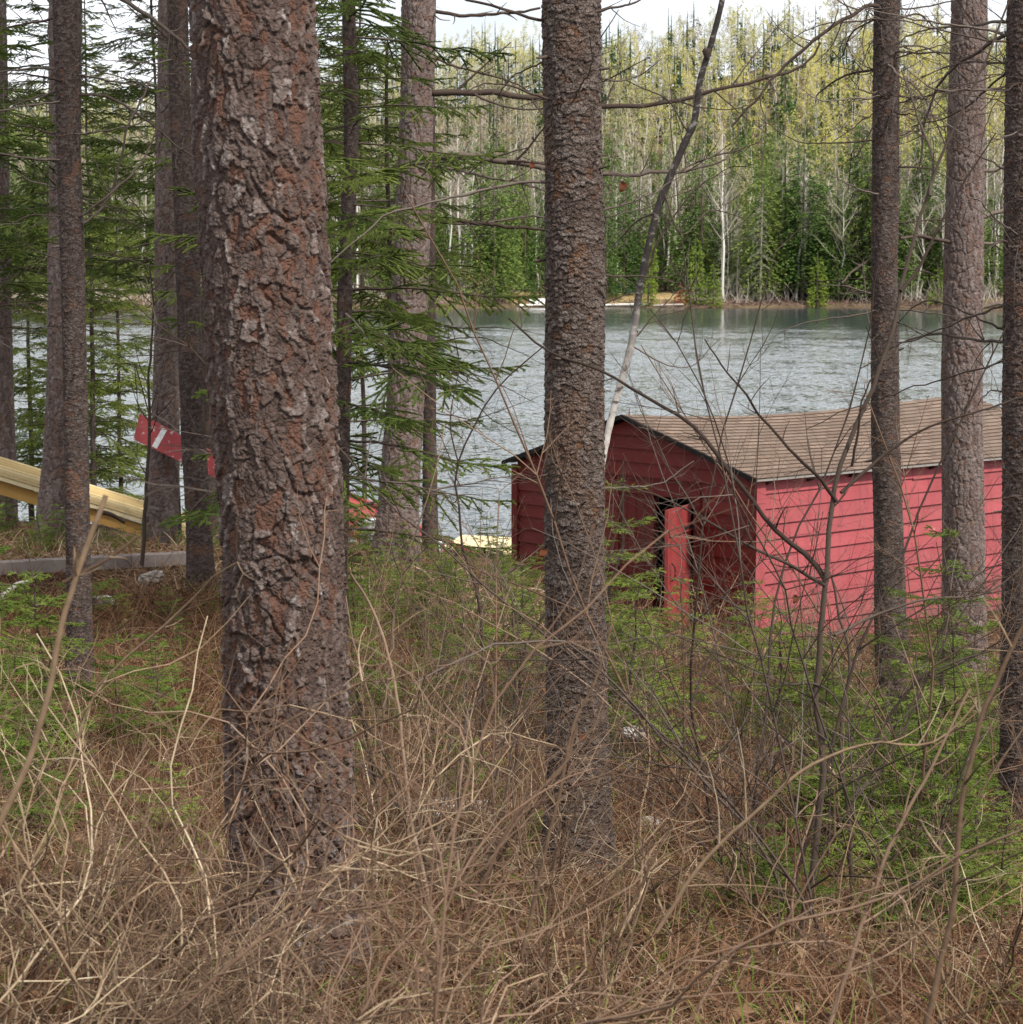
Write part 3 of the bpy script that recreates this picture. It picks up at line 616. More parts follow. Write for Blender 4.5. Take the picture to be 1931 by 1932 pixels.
conifer('spruce_tree', 646, 960, 14, 9.5, 1.5, 301, 'slim live spruce with green boughs reaching across the leaning grey pine', z0=.08, zdead=.12, trunk_r=.052, sp=.125, top_cut=4.6, age=-.02, line=[(658, 0, 23), (664, 250, 26), (651, 560, 27), (645, 900, 29), (643, 960, 32)])
conifer('spruce_tree', 520, 1050, 19, 9, 1.6, 302, 'live spruce mostly hidden behind the thickest trunk', z0=.2, zdead=.25, trunk_r=.05, sp=.16, top_cut=5.4, age=0)
conifer('spruce_tree', -50, 1010, 17, 10, 1.5, 303, 'shaggy live spruce by the photo edge, boughs hanging over the yellow ramp', z0=.20, zdead=.24, trunk_r=.035, sp=.12, top_cut=5.2, age=-.1)
conifer('fir_tree', 182, 965, 28, 7.4, 1.6, 304, 'yellowish green thin fir with two paler stems near the red board', z0=.06, trunk_r=.035, sp=.10, age=.2)
conifer('fir_tree', 226, 965, 29.5, 5.6, 1.5, 305, 'small yellowish fir just beside the red board, lake behind', z0=.06, trunk_r=.03, sp=.10, age=.22)
conifer('fir_tree', 60, 900, 31, 5.2, 1.3, 306, 'bright fir behind the yellow ramp, nearest the grey edge pine', z0=.1, trunk_r=.04, sp=.15, age=.2, thin=.9)
conifer('spruce_tree', 338, 1000, 22.5, 9.5, 1.45, 307, 'dark tall live spruce with needle boughs against the white sky', z0=.30, zdead=.35, trunk_r=.022, sp=.13, top_cut=5.6, age=-.12, thin=.9)
conifer('spruce_tree', 455, 1000, 25, 8, 1.3, 309, 'tall green spruce peeping round the thickest trunk', z0=.15, trunk_r=.04, sp=.17, top_cut=6.4, age=.05)
conifer('spruce_tree', 735, 1030, 22, 9, 1.5, 310, 'live spruce behind the leaning grey pine, boughs over open water', z0=.24, zdead=.28, trunk_r=.03, sp=.15, top_cut=5.6, age=.05, thin=.9)

conifer('spruce_tree', 122, 1000, 25, 9.5, 1.7, 311, 'dark spruce behind the broader brown pine, boughs up to the sky', z0=.3, trunk_r=.03, sp=.13, top_cut=7.2, age=-.08)
conifer('spruce_tree', 300, 1010, 23.5, 10, 1.5, 312, 'high needle boughs of spruce between dark slim and pale pines', z0=.42, trunk_r=.02, sp=.12, top_cut=6.4, age=-.1)
conifer('spruce_tree', 596, 1020, 21, 9.5, 1.8, 313, 'spruce emerging to the side of the thickest trunk, water below its boughs', z0=.3, zdead=.32, trunk_r=.03, sp=.17, top_cut=6.4, age=.0)
conifer('spruce_tree', 690, 1010, 27, 9.5, 1.9, 314, 'yellowish green spruce farthest back between slim spruce and grey pine', z0=.3, zdead=.33, trunk_r=.03, sp=.19, top_cut=7.6, age=.05)
conifer('fir_tree', 110, 975, 30, 6.0, 1.6, 315, 'bright bushy fir rising behind the yellow ramp middle', z0=.06, trunk_r=.03, sp=.11, age=.2)

# ------------------------------------------------------------------ young firs of the undergrowth
def fir_sapling(seed, H, Rb, sp, dens=1.0):
    rng = np.random.default_rng(seed); polys, TT, tt = [], [], []
    n = 8; s = np.linspace(0, 1, n); w = np.cumsum(rng.normal(0, .02, (n, 2)), axis=0) * H
    st = np.stack([w[:, 0], w[:, 1], s * H], -1)
    z = H * .12; k = rng.uniform(0, 6)
    while z < H * .95:
        f = z / H; c = np.array([np.interp(z, s * H, st[:, 0]), np.interp(z, s * H, st[:, 1]), z])
        for q in range(rng.integers(3, 6)):
            k += 1.5 + rng.normal(0, .3); L = Rb * (1 - f) ** .7 * rng.uniform(.6, 1.15) + .04
            bp, T, tn = bough(rng, L, L * .48, .024, .0034, .0150, .0034, droop=rng.uniform(.0, .22), bare=.18, hang=.05, flat=.75, dens=dens, age=.34, r0=.0028, core=.0028)
            Rm = rotz(k) @ roty(-rng.normal(.08, .12)); bp, T = place(bp, T, Rm, 1, c); polys += bp; TT.append(T); tt.append(tn + rng.normal(0, .08))
        z += sp * rng.uniform(.7, 1.3)
    stem = MB(); v, q = tubes([st], [np.linspace(.009, .003, n) * (H / .8) ** .5], 6); stem.add(v, q, 0, True, .4)
    cr = MB(); polys_to(cr, polys, 3, 0, .5, False, rng); cr.tris(np.concatenate(TT), 1, np.clip(np.concatenate(tt), 0, 1))
    return stem.mesh('fir_stem', [M['twig']]), cr.mesh('fir_crown', [M['twig'], M['firneedle']])
FIRS = [fir_sapling(400, .95, .42, .11), fir_sapling(401, .7, .38, .09), fir_sapling(402, .5, .32, .08), fir_sapling(403, 1.5, .55, .14), fir_sapling(404, .62, .42, .12, .85)]
print('firs', [len(f[1].polygons) for f in FIRS])
def put_fir(x, y, i, sc, rz, label, group, dz=0):
    g = gz(x, y) - .02 + dz; e = empty('fir_sapling', (x, y, g), label, 'fir sapling', group)
    e.rotation_euler = (0, 0, rz); e.scale = (sc, sc, sc)
    for nm, me in zip(('stem', 'crown'), FIRS[i]):
        o = bpy.data.objects.new(nm, me); COL.objects.link(o); o.parent = e
def fir_at(px, py, d, i, sc, label, group=None, rz=None):
    p = P(px, py, d); put_fir(p[0], p[1], i, sc, rz if rz is not None else px * 1.7, label, group)
# single ones that stand out
fir_at(1165, 1330, 10.5, 3, 1.0, 'tallest young fir, lit boughs spreading over the dark red gable')
fir_at(1215, 1400, 10.0, 0, 1.0, 'leafy young fir below the open boathouse door')
fir_at(1130, 1300, 13, 3, .85, 'young fir whose tips show either side of the upright scaly trunk')
fir_at(1790, 1560, 10, 3, .95, 'young fir in front of the grey pine and pink wall')
fir_at(1450, 1480, 11, 0, .9, 'young fir right of the grassy patch under the wall corner')
rng = np.random.default_rng(77)
zones = [  # px range, distance range, count, models, what
 ((-60, 430), (11.5, 15.2), 11, (1, 2, 4), .6, 'bright young fir among the litter below the grey timber beam', 'young firs below the timber beam'),
 ((-60, 420), (18.2, 23), 44, (0, 1, 2, 4), .47, 'bright young fir in the thicket before the yellow ramp', 'young firs before the yellow ramp'),
 ((640, 1040), (13.5, 20), 50, (0, 1, 2, 4), .62, 'bright young fir in the thicket on the slope above the dock', 'young firs above the dock'),
 ((640, 1040), (10, 14.5), 7, (1, 2, 4), .85, 'young fir scattered in litter between the two big trunks', 'young firs between the big trunks'),
 ((1145, 1420), (11, 16), 6, (0, 1, 2, 4), .8, 'young fir on the slope before the red gable', 'young firs before the gable'),
 ((1430, 1980), (7.5, 13), 34, (0, 1, 2, 4), .85, 'young fir in the dense green patch before the pink wall', 'young firs before the pink wall'),
 ((1430, 1980), (6.3, 9), 18, (1, 2, 4), .75, 'low young fir under the brambly stems near the forked sapling', 'young firs under the forked sapling'),
 ((-80, 420), (7.5, 11), 10, (0, 1, 2, 4), .8, 'soft green young fir behind the tangle of tan stems', 'young firs behind the tan stems'),
 ((600, 1100), (7, 10), 5, (1, 2, 4), .6, 'small young fir in dead grass near the upright scaly trunk', 'young firs in the dead grass'),
 ((1500, 2000), (15, 20), 8, (0, 1, 2), .5, 'young fir close to the boathouse wall', 'young firs by the boathouse wall'),
]
for (p0, p1), (d0, d1), cnt, mods, sc, lab, grp in zones:
    for k in range(cnt):
        d = rng.uniform(d0, d1); px = rng.uniform(p0, p1); x = (px - CX) / F * d
        put_fir(x, d, int(rng.choice(mods)), sc * rng.uniform(.65, 1.2), rng.uniform(0, 6.28), lab, grp)
# long low boughs that reach in at the left edge
fir_at(-70, 1200, 9.0, 3, .9, 'young fir reaching in from the photo edge with flat boughs', rz=.4)
fir_at(60, 1290, 9.6, 0, 1.0, 'young fir at the foot of the dark slim trunk', rz=1.4)

# ------------------------------------------------------------------ bare shrubs
def stem_tree(p0, dv, L, r, rng, arch, depth, out, kink=.10, nodesp=.13, up=.0, brl=.45, opp=True):
    n = max(5, int(L / nodesp) + 2); p = np.array(p0, float); d = norm(np.array(dv, float)); st = L / (n - 1); pts = [p.copy()]
    dirs = [d.copy()]
    for i in range(n - 1):
        d = norm(d + rng.normal(0, kink, 3) + np.array([0, 0, -arch + up]) * st); p = p + d * st; pts.append(p.copy()); dirs.append(d.copy())
    rad = np.linspace(r, r * .35, n); out.append((np.array(pts), rad * np.where(np.arange(n) % 2, 1.0, 1.12)))
    if depth > 0:
        for i in range(1, n):
            if rng.random() < .6:
                ax = norm(np.cross(dirs[i], rng.normal(0, 1, 3)))
                for sg in ((1, -1) if opp and rng.random() < .6 else (rng.choice([-1, 1]),)):
                    f = i / n
                    stem_tree(pts[i], dirs[i] * rng.uniform(.6, 1.0) + ax * sg * rng.uniform(.5, .9), L * brl * (1.1 - f) * rng.uniform(.4, 1.1) + .05, rad[i] * .72, rng, arch * .6, depth - 1, out, kink, nodesp * .85, up, brl, opp)
def shrub(name, x, y, stems, mt, label, group, seed, cat='shrub', k=4, **kw):
    rng = np.random.default_rng(seed); g = gz(x, y); e = empty(name, (x, y, g), label, cat, group); out = []
    for dv, L, r in stems: stem_tree((x + rng.normal(0, .04), y + rng.normal(0, .04), g - .03), dv, L, r, rng, kw.get('arch', .6), kw.get('depth', 2), out, kw.get('kink', .09), kw.get('nodesp', .13), kw.get('up', 0), kw.get('brl', .45))
    b = MB(); polys_to(b, out, k, 0, .5, True, rng); b.v = [(v_, t_ ** 1.55, g_) for v_, t_, g_ in b.v]; b.build('stems', M[mt], e); return e
rng = np.random.default_rng(91)
# arching tan shrubs of the near left corner
for q in range(24):
    y = rng.uniform(3.0, 4.9); x = -y * .24 + rng.uniform(-.45, .62)
    x -= .22
    st = [((rng.uniform(.45, 1.5), rng.normal(0, .3), rng.uniform(.35, .95)), rng.uniform(1.1, 2.1), rng.uniform(.0028, .0047)) for _ in range(rng.integers(2, 5))]
    shrub('bare_shrub', x, y, st, 'tan' if q % 2 else 'brownstem', 'arching pale tan shrub stems crossing the foot of the thickest trunk', 'arching tan shrubs in the near corner', 900 + q, arch=.62, kink=.26, nodesp=.10, brl=.40)
for q in range(9):
    y = rng.uniform(3.1, 4.6); x = -y * rng.uniform(.21, .33)
    st = [((rng.uniform(.3, 1.1), rng.normal(0, .25), rng.uniform(.8, 1.3)), rng.uniform(1.1, 1.8), rng.uniform(.0030, .0046)) for _ in range(rng.integers(2, 4))]
    shrub('bare_shrub', x, y, st, 'tan' if q % 3 else 'brownstem', 'high arching tan shrub leaning in from the photo edge before the dark slim trunk', 'high arching shrubs at the photo edge', 1200 + q, arch=.75, kink=.24, nodesp=.10, brl=.42)
for q in range(10):      # thinner, further
    y = rng.uniform(4.8, 7.5); x = rng.uniform(-.24, .0) * y
    st = [((rng.normal(.2, .4), rng.normal(0, .4), 1), rng.uniform(.6, 1.1), rng.uniform(.0022, .0036)) for _ in range(3)]
    shrub('bare_shrub', x, y, st, 'tan', 'thin tan shrub among dead grass near the thickest trunk', 'thin tan shrubs round the thickest trunk', 930 + q, arch=.4, kink=.15)
for q in range(15):     # centre and right near edge
    y = rng.uniform(3.9, 6.2); x = rng.uniform(-.02, .27) * y
    st = [((rng.normal(0.05, .45), rng.normal(0, .35), 1), rng.uniform(.5, 1.15), rng.uniform(.0028, .0052)) for _ in range(rng.integers(2, 4))]
    shrub('bare_shrub', x, y, st, 'tan' if q % 3 else 'brownstem', 'leaning bare shrub with crooked pale stems at the lower photo edge', 'crooked bare shrubs along the lower edge', 960 + q, arch=.35, kink=.26, nodesp=.10)
for q in range(28):
    y = rng.uniform(6.0, 13.5); x = rng.uniform(-.09, .25) * y
    if .035 < x / y < .10 and q % 4: x += .11 * y
    st = [((rng.normal(0, .35), rng.normal(0, .3), 1), rng.uniform(.7, 1.5), rng.uniform(.0024, .0045)) for _ in range(rng.integers(2, 4))]
    shrub('bare_shrub', x, y, st, 'brownstem' if q % 2 else 'twig', 'dark upright bare shrub on the slope between the trunks', 'dark bare shrubs on the slope', 990 + q, arch=.1, kink=.07, brl=.55)
for q in range(5):
    p = P(1330 + q * 38, 1200, 22.5 + (q % 2) * .5)
    st = [((rng.normal(0, .6), rng.normal(0, .3), 1), rng.uniform(.6, 1.0), rng.uniform(.004, .007)) for _ in range(5)]
    shrub('bare_shrub', p[0], p[1], st, 'tan', 'dry pale brush heaped against the boathouse corner and door', 'dry brush by the boathouse door', 1010 + q, arch=.5, kink=.14, brl=.6)

for q in range(12):     # tall whips whose fine twigs cross the trunks, the water and the shed
    y = rng.uniform(5.2, 9.5); x = rng.uniform(.105, .25) * y if q % 4 else rng.uniform(-.085, .0) * y
    st = [((rng.normal(0, .28), rng.normal(0, .2), 1), rng.uniform(1.5, 2.7), rng.uniform(.0036, .0060)) for _ in range(rng.integers(1, 3))]
    shrub('tall_bare_shrub', x, y, st, 'twig' if q % 3 else 'brownstem', 'tall thin bare shrub whose fine twigs cross the lake view and trunks', 'tall whippy bare shrubs', 1100 + q, arch=.12, kink=.09, nodesp=.16, brl=.42, depth=3)

def explicit(name, label, cat, d, stems, mt, seed, group=None, twigs=None):
    """Plant whose main stems follow given view paths at about distance d."""
    rng = np.random.default_rng(seed); polys = []
    for pts, r0, r1, opt in stems:
        w = [P(a, b_, d + dd) for a, b_, dd in pts]
        polys += branch_polys(w, r0, r1, rng, **opt)
    b0 = P(stems[0][0][0][0], stems[0][0][0][1], d); e = empty(name, (b0[0], b0[1], gz(b0[0], b0[1])), label, cat, group)
    b = MB(); polys_to(b, polys, 6, 0, .5, True, rng); b.build('stems', M[mt], e); return e
T1 = dict(sl=.14, nodes=9, depth=2, up=.25, wob=.004)
explicit('forked_sapling', 'dark forked sapling rising past the pink wall corner', 'sapling', 6.2, [
 ([(1512, 1860, 0), (1521, 1748, 0), (1529, 1672, 0), (1552, 1538, 0), (1556, 1424, 0), (1545, 1329, 0), (1552, 1195, 0), (1561, 1123, 0), (1591, 894, 0), (1652, 730, 0), (1690, 600, 0), (1711, 516, 0), (1739, 418, 0), (1775, 314, 0), (1818, 210, 0), (1870, 90, 0), (1905, 0, 0)], .0125, .0030, dict(sl=.2, nodes=6, depth=2, wob=.002, n=50)),
 ([(1561, 1100, 0), (1515, 1040, .05), (1462, 997, .08), (1372, 880, .1), (1310, 805, .15), (1195, 730, .2), (1137, 697, .2), (1030, 655, .25), (960, 600, .3)], .0085, .003, T1),
 ([(1580, 945, 0), (1545, 900, -.02), (1500, 855, -.05), (1440, 790, -.05), (1410, 750, -.1), (1362, 692, -.1), (1330, 640, -.1)], .006, .0022, T1),
 ([(1558, 1105, 0), (1480, 1060, -.1), (1420, 1035, -.1), (1330, 985, -.2), (1240, 940, -.2), (1150, 905, -.25)], .006, .0018, T1),
 ([(1575, 1200, 0), (1650, 1165, .1), (1750, 1130, .1), (1860, 1120, .2), (1940, 1060, .2)], .005, .002, T1),
 ([(1585, 930, 0), (1680, 850, .1), (1770, 800, .1), (1870, 770, .1), (1950, 740, .2)], .0055, .002, T1),
 ([(1608, 880, 0), (1625, 780, -.05), (1629, 755, -.05), (1650, 700, -.05)], .0045, .002, dict(sl=.08, nodes=3, depth=1)),
 ([(1700, 550, 0), (1740, 500, .05), (1800, 380, .1), (1880, 250, .1)], .0055, .002, T1),
 ([(1756, 370, 0), (1760, 300, .05), (1740, 240, .1), (1700, 130, .15)], .005, .002, T1),
 ([(1752, 1350, 0), (1640, 1395, .0), (1560, 1300, .0), (1480, 1290, .0)][::-1], .004, .0015, T1)], 'darkstem', 2001)
explicit('bare_sapling', 'grey bare sapling leaning towards the scaly trunks beside the forked one', 'sapling', 7.2, [
 ([(1610, 1700, 0), (1602, 1560, 0), (1580, 1400, 0), (1600, 1250, 0), (1580, 1150, 0), (1570, 1090, 0)], .0085, .004, T1),
 ([(1600, 1560, 0), (1640, 1420, .1), (1720, 1290, .1), (1790, 1250, .1), (1931, 1210, .2)], .007, .003, T1),
 ([(1620, 1500, 0), (1690, 1410, .1), (1800, 1180, .1), (1880, 1060, .1), (1931, 980, .2)], .005, .002, T1)], 'twig', 2002)
explicit('bare_sapling', 'slender curving sapling over open water beside the leaning grey pine', 'sapling', 9.5, [
 ([(910, 1500, 0), (905, 1400, 0), (912, 1280, 0), (903, 1140, 0), (880, 1040, 0), (868, 960, 0), (862, 900, 0), (880, 850, 0), (935, 740, 0), (1030, 650, 0)], .010, .003, T1),
 ([(910, 1140, 0), (960, 1080, .1), (1010, 1040, .2), (1060, 990, .2)], .005, .002, T1), ([(866, 880, 0), (852, 800, 0), (870, 690, 0), (850, 600, 0)], .004, .0015, T1),
 ([(905, 1190, 0), (850, 1100, 0), (800, 1030, 0), (720, 960, .1)], .005, .002, T1), ([(870, 920, 0), (830, 810, 0), (790, 700, 0), (700, 640, 0)], .003, .0012, T1)], 'twig', 2003)
explicit('bare_sapling', 'dark crooked sapling with forked limbs before the scaly brown trunk', 'sapling', 8.6, [
 ([(968, 1520, 0), (978, 1360, 0), (985, 1250, 0), (1010, 1190, 0), (1050, 1140, 0), (1130, 1080, 0)], .008, .003, T1),
 ([(975, 1330, 0), (955, 1210, 0), (948, 1120, 0), (930, 1060, 0)], .005, .002, T1), ([(985, 1260, 0), (960, 1120, .1), (880, 1060, .1), (830, 1010, .1)], .004, .002, T1)], 'twig', 2004)
explicit('reddish_sapling', 'smooth reddish brown sapling stem curving up beside the thickest trunk', 'sapling', 4.9, [
 ([(835, 1850, 0), (825, 1790, 0), (800, 1660, 0), (775, 1560, 0), (762, 1430, 0), (750, 1330, 0), (725, 1220, 0), (690, 1130, 0), (660, 1080, -.1)], .0062, .0028, dict(sl=.08, nodes=3, depth=1, wob=.003))], 'brownstem', 2005)
explicit('dry_stalk', 'long orange brown dry stalk slanting up to the scaly trunk foot', 'stalk', 4.4, [
 ([(820, 1860, 0), (900, 1690, 0), (975, 1540, 0), (1060, 1450, 0), (1090, 1370, 0)], .0052, .003, dict(sl=.15, nodes=4, depth=1, wob=.003))], 'brownstem', 2006)
explicit('dry_stalk', 'whitish weathered stalk standing before the scaly trunk foot', 'stalk', 4.5, [
 ([(985, 1800, 0), (1020, 1640, 0), (1055, 1480, 0), (1075, 1380, 0), (1120, 1290, 0), (1155, 1180, 0)], .0058, .0028, dict(sl=.2, nodes=7, depth=1, wob=.004))], 'tan', 2007)
explicit('dry_stalk', 'long pale arching stalk from lower edge over the young firs', 'stalk', 4.2, [
 ([(1240, 1760, 0), (1330, 1620, 0), (1430, 1520, 0), (1530, 1440, 0), (1640, 1400, 0), (1760, 1400, 0), (1840, 1330, 0)], .0048, .002, dict(sl=.2, nodes=9, depth=2, wob=.004)),], 'tan', 2008)
explicit('dry_stalk', 'thick pale stalk cutting across the near right corner trunk', 'stalk', 3.6, [
 ([(1740, 1960, 0), (1790, 1740, 0), (1820, 1500, 0), (1870, 1310, 0), (1931, 1180, 0), (1960, 1120, 0)], .0058, .0035, dict(sl=.2, nodes=6, depth=2, wob=.004))], 'tan', 2009)
explicit('dry_stalk', 'forked rusty brown stalk before the grey bare sapling', 'stalk', 4.0, [
 ([(1560, 1960, 0), (1640, 1720, 0), (1700, 1560, 0), (1760, 1440, 0), (1830, 1300, 0)], .0052, .0022, dict(sl=.2, nodes=7, depth=2, wob=.004))], 'brownstem', 2010)
explicit('dry_stalk', 'tallest blurry tan stalk lifting past the dark slim trunk', 'stalk', 3.0, [
 ([(-40, 1640, 0), (60, 1420, 0), (120, 1160, 0), (160, 1040, 0), (200, 935, 0)], .0052, .004, dict(sl=.12, nodes=3, depth=1, wob=.003)),
 ([(120, 1100, 0), (190, 1060, 0), (262, 1012, 0)], .003, .002, dict(sl=.08, nodes=2, depth=1))], 'tan', 2011)
explicit('bare_sapling', 'thin dark sapling standing before the red board', 'sapling', 15, [
 ([(268, 1068, 0), (272, 1000, 0), (280, 900, 0), (284, 800, 0), (281, 720, 0), (290, 600, 0), (282, 500, 0)], .016, .006, dict(sl=.4, nodes=10, depth=2, wob=.004)),
 ([(284, 790, 0), (262, 710, 0), (255, 690, 0), (262, 780, 0)], .005, .003, dict(sl=.1, nodes=2, depth=1)), ([(283, 780, 0), (305, 700, 0), (330, 640, 0)], .006, .003, dict(sl=.2, nodes=5, depth=1))], 'darkstem', 2031)
# leaning birch
def birch():
    d = 9.8; line = [(1098, 1330), (1112, 1150), (1124, 1010), (1134, 900), (1139, 860), (1156, 780), (1190, 655), (1203, 575), (1212, 520), (1232, 430), (1248, 375), (1290, 275), (1310, 230), (1322, 150), (1340, 90), (1362, 5), (1375, -80)]
    pts = [P(a, b_, d) for a, b_ in line]; g = gz(pts[0][0], d); pts = [np.array([pts[0][0] + .02, d, g - .1])] + pts
    p = resample(pts, 260); s = np.linspace(0, 1, 260); r = np.interp(s, [0, .35, .7, 1], [.018, .016, .017, .012]) * (1 + .10 * np.random.default_rng(3).normal(0, 1, 260).cumsum() * .05)
    r = np.clip(r, .011, .03) * (1 + .05 * np.sin(s * 300))
    e = empty('birch_tree', (pts[0][0], d, g), 'crooked leaning birch stem, white below and dark mottled above', 'tree')
    v, q = tubes([p], [r], 14); b = MB(); b.add(v, q, 0, True, np.repeat(s, 14)); b.build('trunk', M['birch'], e)
    rng = np.random.default_rng(12); b = MB()
    for pts_, r0 in (([(1240, 400, 0), (1200, 420, .1), (1150, 470, .2)], .006), ([(1270, 330, 0), (1330, 300, .1), (1430, 270, .2)], .006), ([(1215, 520, 0), (1260, 420, .1), (1350, 330, .2), (1420, 310, .3)], .005), ([(1195, 640, 0), (1260, 570, .1), (1330, 520, .2)], .004),
                     ([(1300, 250, 0), (1260, 190, .1), (1180, 150, .2)], .005), ([(1190, 650, 0), (1290, 690, .1), (1360, 640, .1)], .004), ([(1255, 360, 0), (1290, 440, -.1), (1340, 400, .1), (1400, 410, .1)], .005)):
        polys_to(b, branch_polys([P(a, c, d + dd) for a, c, dd in pts_], r0, r0 * .4, rng, sl=.25, nodes=9, depth=2, up=.4), 4, 0, .4, True, rng)
    b.build('branches', M['twig'], e)
    c = MB(); q0 = P(1334, 97, d - .02); c.add(*tubes([[q0 + np.array([0, 0, -.03]), q0, q0 + np.array([0, 0, .012])]], [[.010, .022, .016]], 8), 0, True, .1); c.build('burl', M['twig'], e)
m, nt, b = mat('birch_bark', rough=.8)
vv = mapped(nt, (22, 22, 34)); n1 = noise(nt, 1.0, 4, vv)
wh = ramp(nt, [(.0, (.06, .05, .045)), (.36, (.10, .085, .08)), (.44, (.40, .36, .33)), (1, (.62, .58, .54))], n1)
dk = ramp(nt, [(.0, (.012, .010, .010)), (.56, (.032, .026, .024)), (.64, (.16, .145, .135)), (1, (.30, .28, .26))], n1)
nt.links.new(mix(nt, ramp(nt, [(.47, (0, 0, 0)), (.60, (1, 1, 1))], attr(nt, 'tint')), wh, dk), b.inputs['Base Color']); bump(nt, b, n1, .5, .004); M['birch'] = m
birch()

# ------------------------------------------------------------------ litter and dead grass (nobody could count these)
rng = np.random.default_rng(31)
def blades(n, d0, d1, l0, l1, w, up, name, px0=-150, px1=2080, tints=(.2, 1)):
    y = d0 + (d1 - d0) * rng.random(n) ** 1.25; x = (rng.uniform(px0, px1, n) - CX) / F * y
    cl = vnoise(x * 1.7 + 90, y * 1.7, 10 ** 6, 71); keep = rng.random(n) < .35 + 1.1 * cl; x, y = x[keep], y[keep]; n = len(x)
    z = ground(x, y); L = rng.uniform(l0, l1, n); az = rng.uniform(0, 2 * math.pi, n); el = np.clip(rng.normal(up, .45, n), -.05, 1.5)
    d = np.stack([np.cos(az) * np.cos(el), np.sin(az) * np.cos(el), np.sin(el)], -1); pts = []
    p = np.stack([x, y, z - .01 + rng.uniform(0, .05, n)], -1); cur = rng.normal(0, .5, (n, 3)); cur[:, 2] -= .8
    for k in range(5): pts.append(p.copy()); p = p + d * (L / 4)[:, None]; d = norm(d + cur * .22)
    Q = np.stack(pts, 1); Q[:, :, 2] = np.maximum(Q[:, :, 2], (z + .004)[:, None] - .03 * np.arange(5)[None, :] * 0)
    wv = norm(np.cross(Q[:, 2] - Q[:, 0], rng.normal(0, 1, (n, 3)))) * (w * rng.uniform(.6, 1.3, n) / 2)[:, None]
    tp = np.array([1, 1, .9, .7, .25])[None, :, None]
    A = Q - wv[:, None] * tp; B = Q + wv[:, None] * tp; V = np.stack([A, B], 2).reshape(-1, 3)
    i = np.arange(n)[:, None] * 10 + np.arange(4)[None, :] * 2; F4 = np.stack([i, i + 1, i + 3, i + 2], -1).reshape(-1, 4)
    t = np.clip(rng.uniform(*tints, n) * .75 + .35 * vnoise(x * .8 + 30, y * .8, 10 ** 6, 75) - .1, 0, 1)
    b = MB(); b.add(V, F4, 0, True, np.repeat(t, 10)); return b
b = blades(42000, 4.3, 8, .05, .22, .0030, .3, ''); o = b.build('dead_grass', M['straw']); tag(o, 'tangled dead grass and twiglets covering the near slope', None, None, 'stuff')
b = blades(70000, 8, 15, .08, .34, .0038, .5, ''); o = b.build('dead_grass', M['straw']); tag(o, 'dead grass and needle litter on the middle slope', None, None, 'stuff')
b = blades(45000, 15, 27, .08, .34, .007, .35, '', tints=(.35, 1)); o = b.build('dead_grass', M['straw']); tag(o, 'pale dead grass down towards the boathouse', None, None, 'stuff')
# tall dry stalks low in the frame
b = blades(1200, 4.2, 6.2, .2, .5, .0032, 1.0, ''); o = b.build('dead_grass', M['straw']); tag(o, 'tall dry stalks along the lower edge', None, None, 'stuff')
n = 9000; y = 4.5 + 20 * rng.random(n) ** 1.6; x = (rng.uniform(-100, 2050, n) - CX) / F * y; z = ground(x, y) + rng.uniform(.0, .05, n)
a = rng.uniform(0, 6.28, n); s = rng.uniform(.012, .03, n); nr = norm(np.stack([rng.normal(0, .5, n), rng.normal(-.4, .5, n), np.ones(n)], -1))
u = norm(np.cross(nr, np.stack([np.cos(a), np.sin(a), 0 * a], -1))); v = np.cross(nr, u); c = np.stack([x, y, z], -1)
V = np.stack([c - u * s[:, None], c - v * s[:, None] * .55 + nr * s[:, None] * .3, c + u * s[:, None], c + v * s[:, None] * .55 + nr * s[:, None] * .3], 1).reshape(-1, 3)
b = MB(); b.add(V, np.arange(n * 4).reshape(-1, 4), 0, False, np.repeat(rng.uniform(.0, .8, n), 4)); tag(b.build('fallen_leaves', M['straw']), 'curled brown fallen leaves on the slope', None, None, 'stuff')
# green blades
n = 5000; bl = blades(n, 4.4, 22, .08, .22, .0045, .9, ''); tag(bl.build('green_grass', M['firneedle']), 'sparse fresh green blades in the litter', None, None, 'stuff')
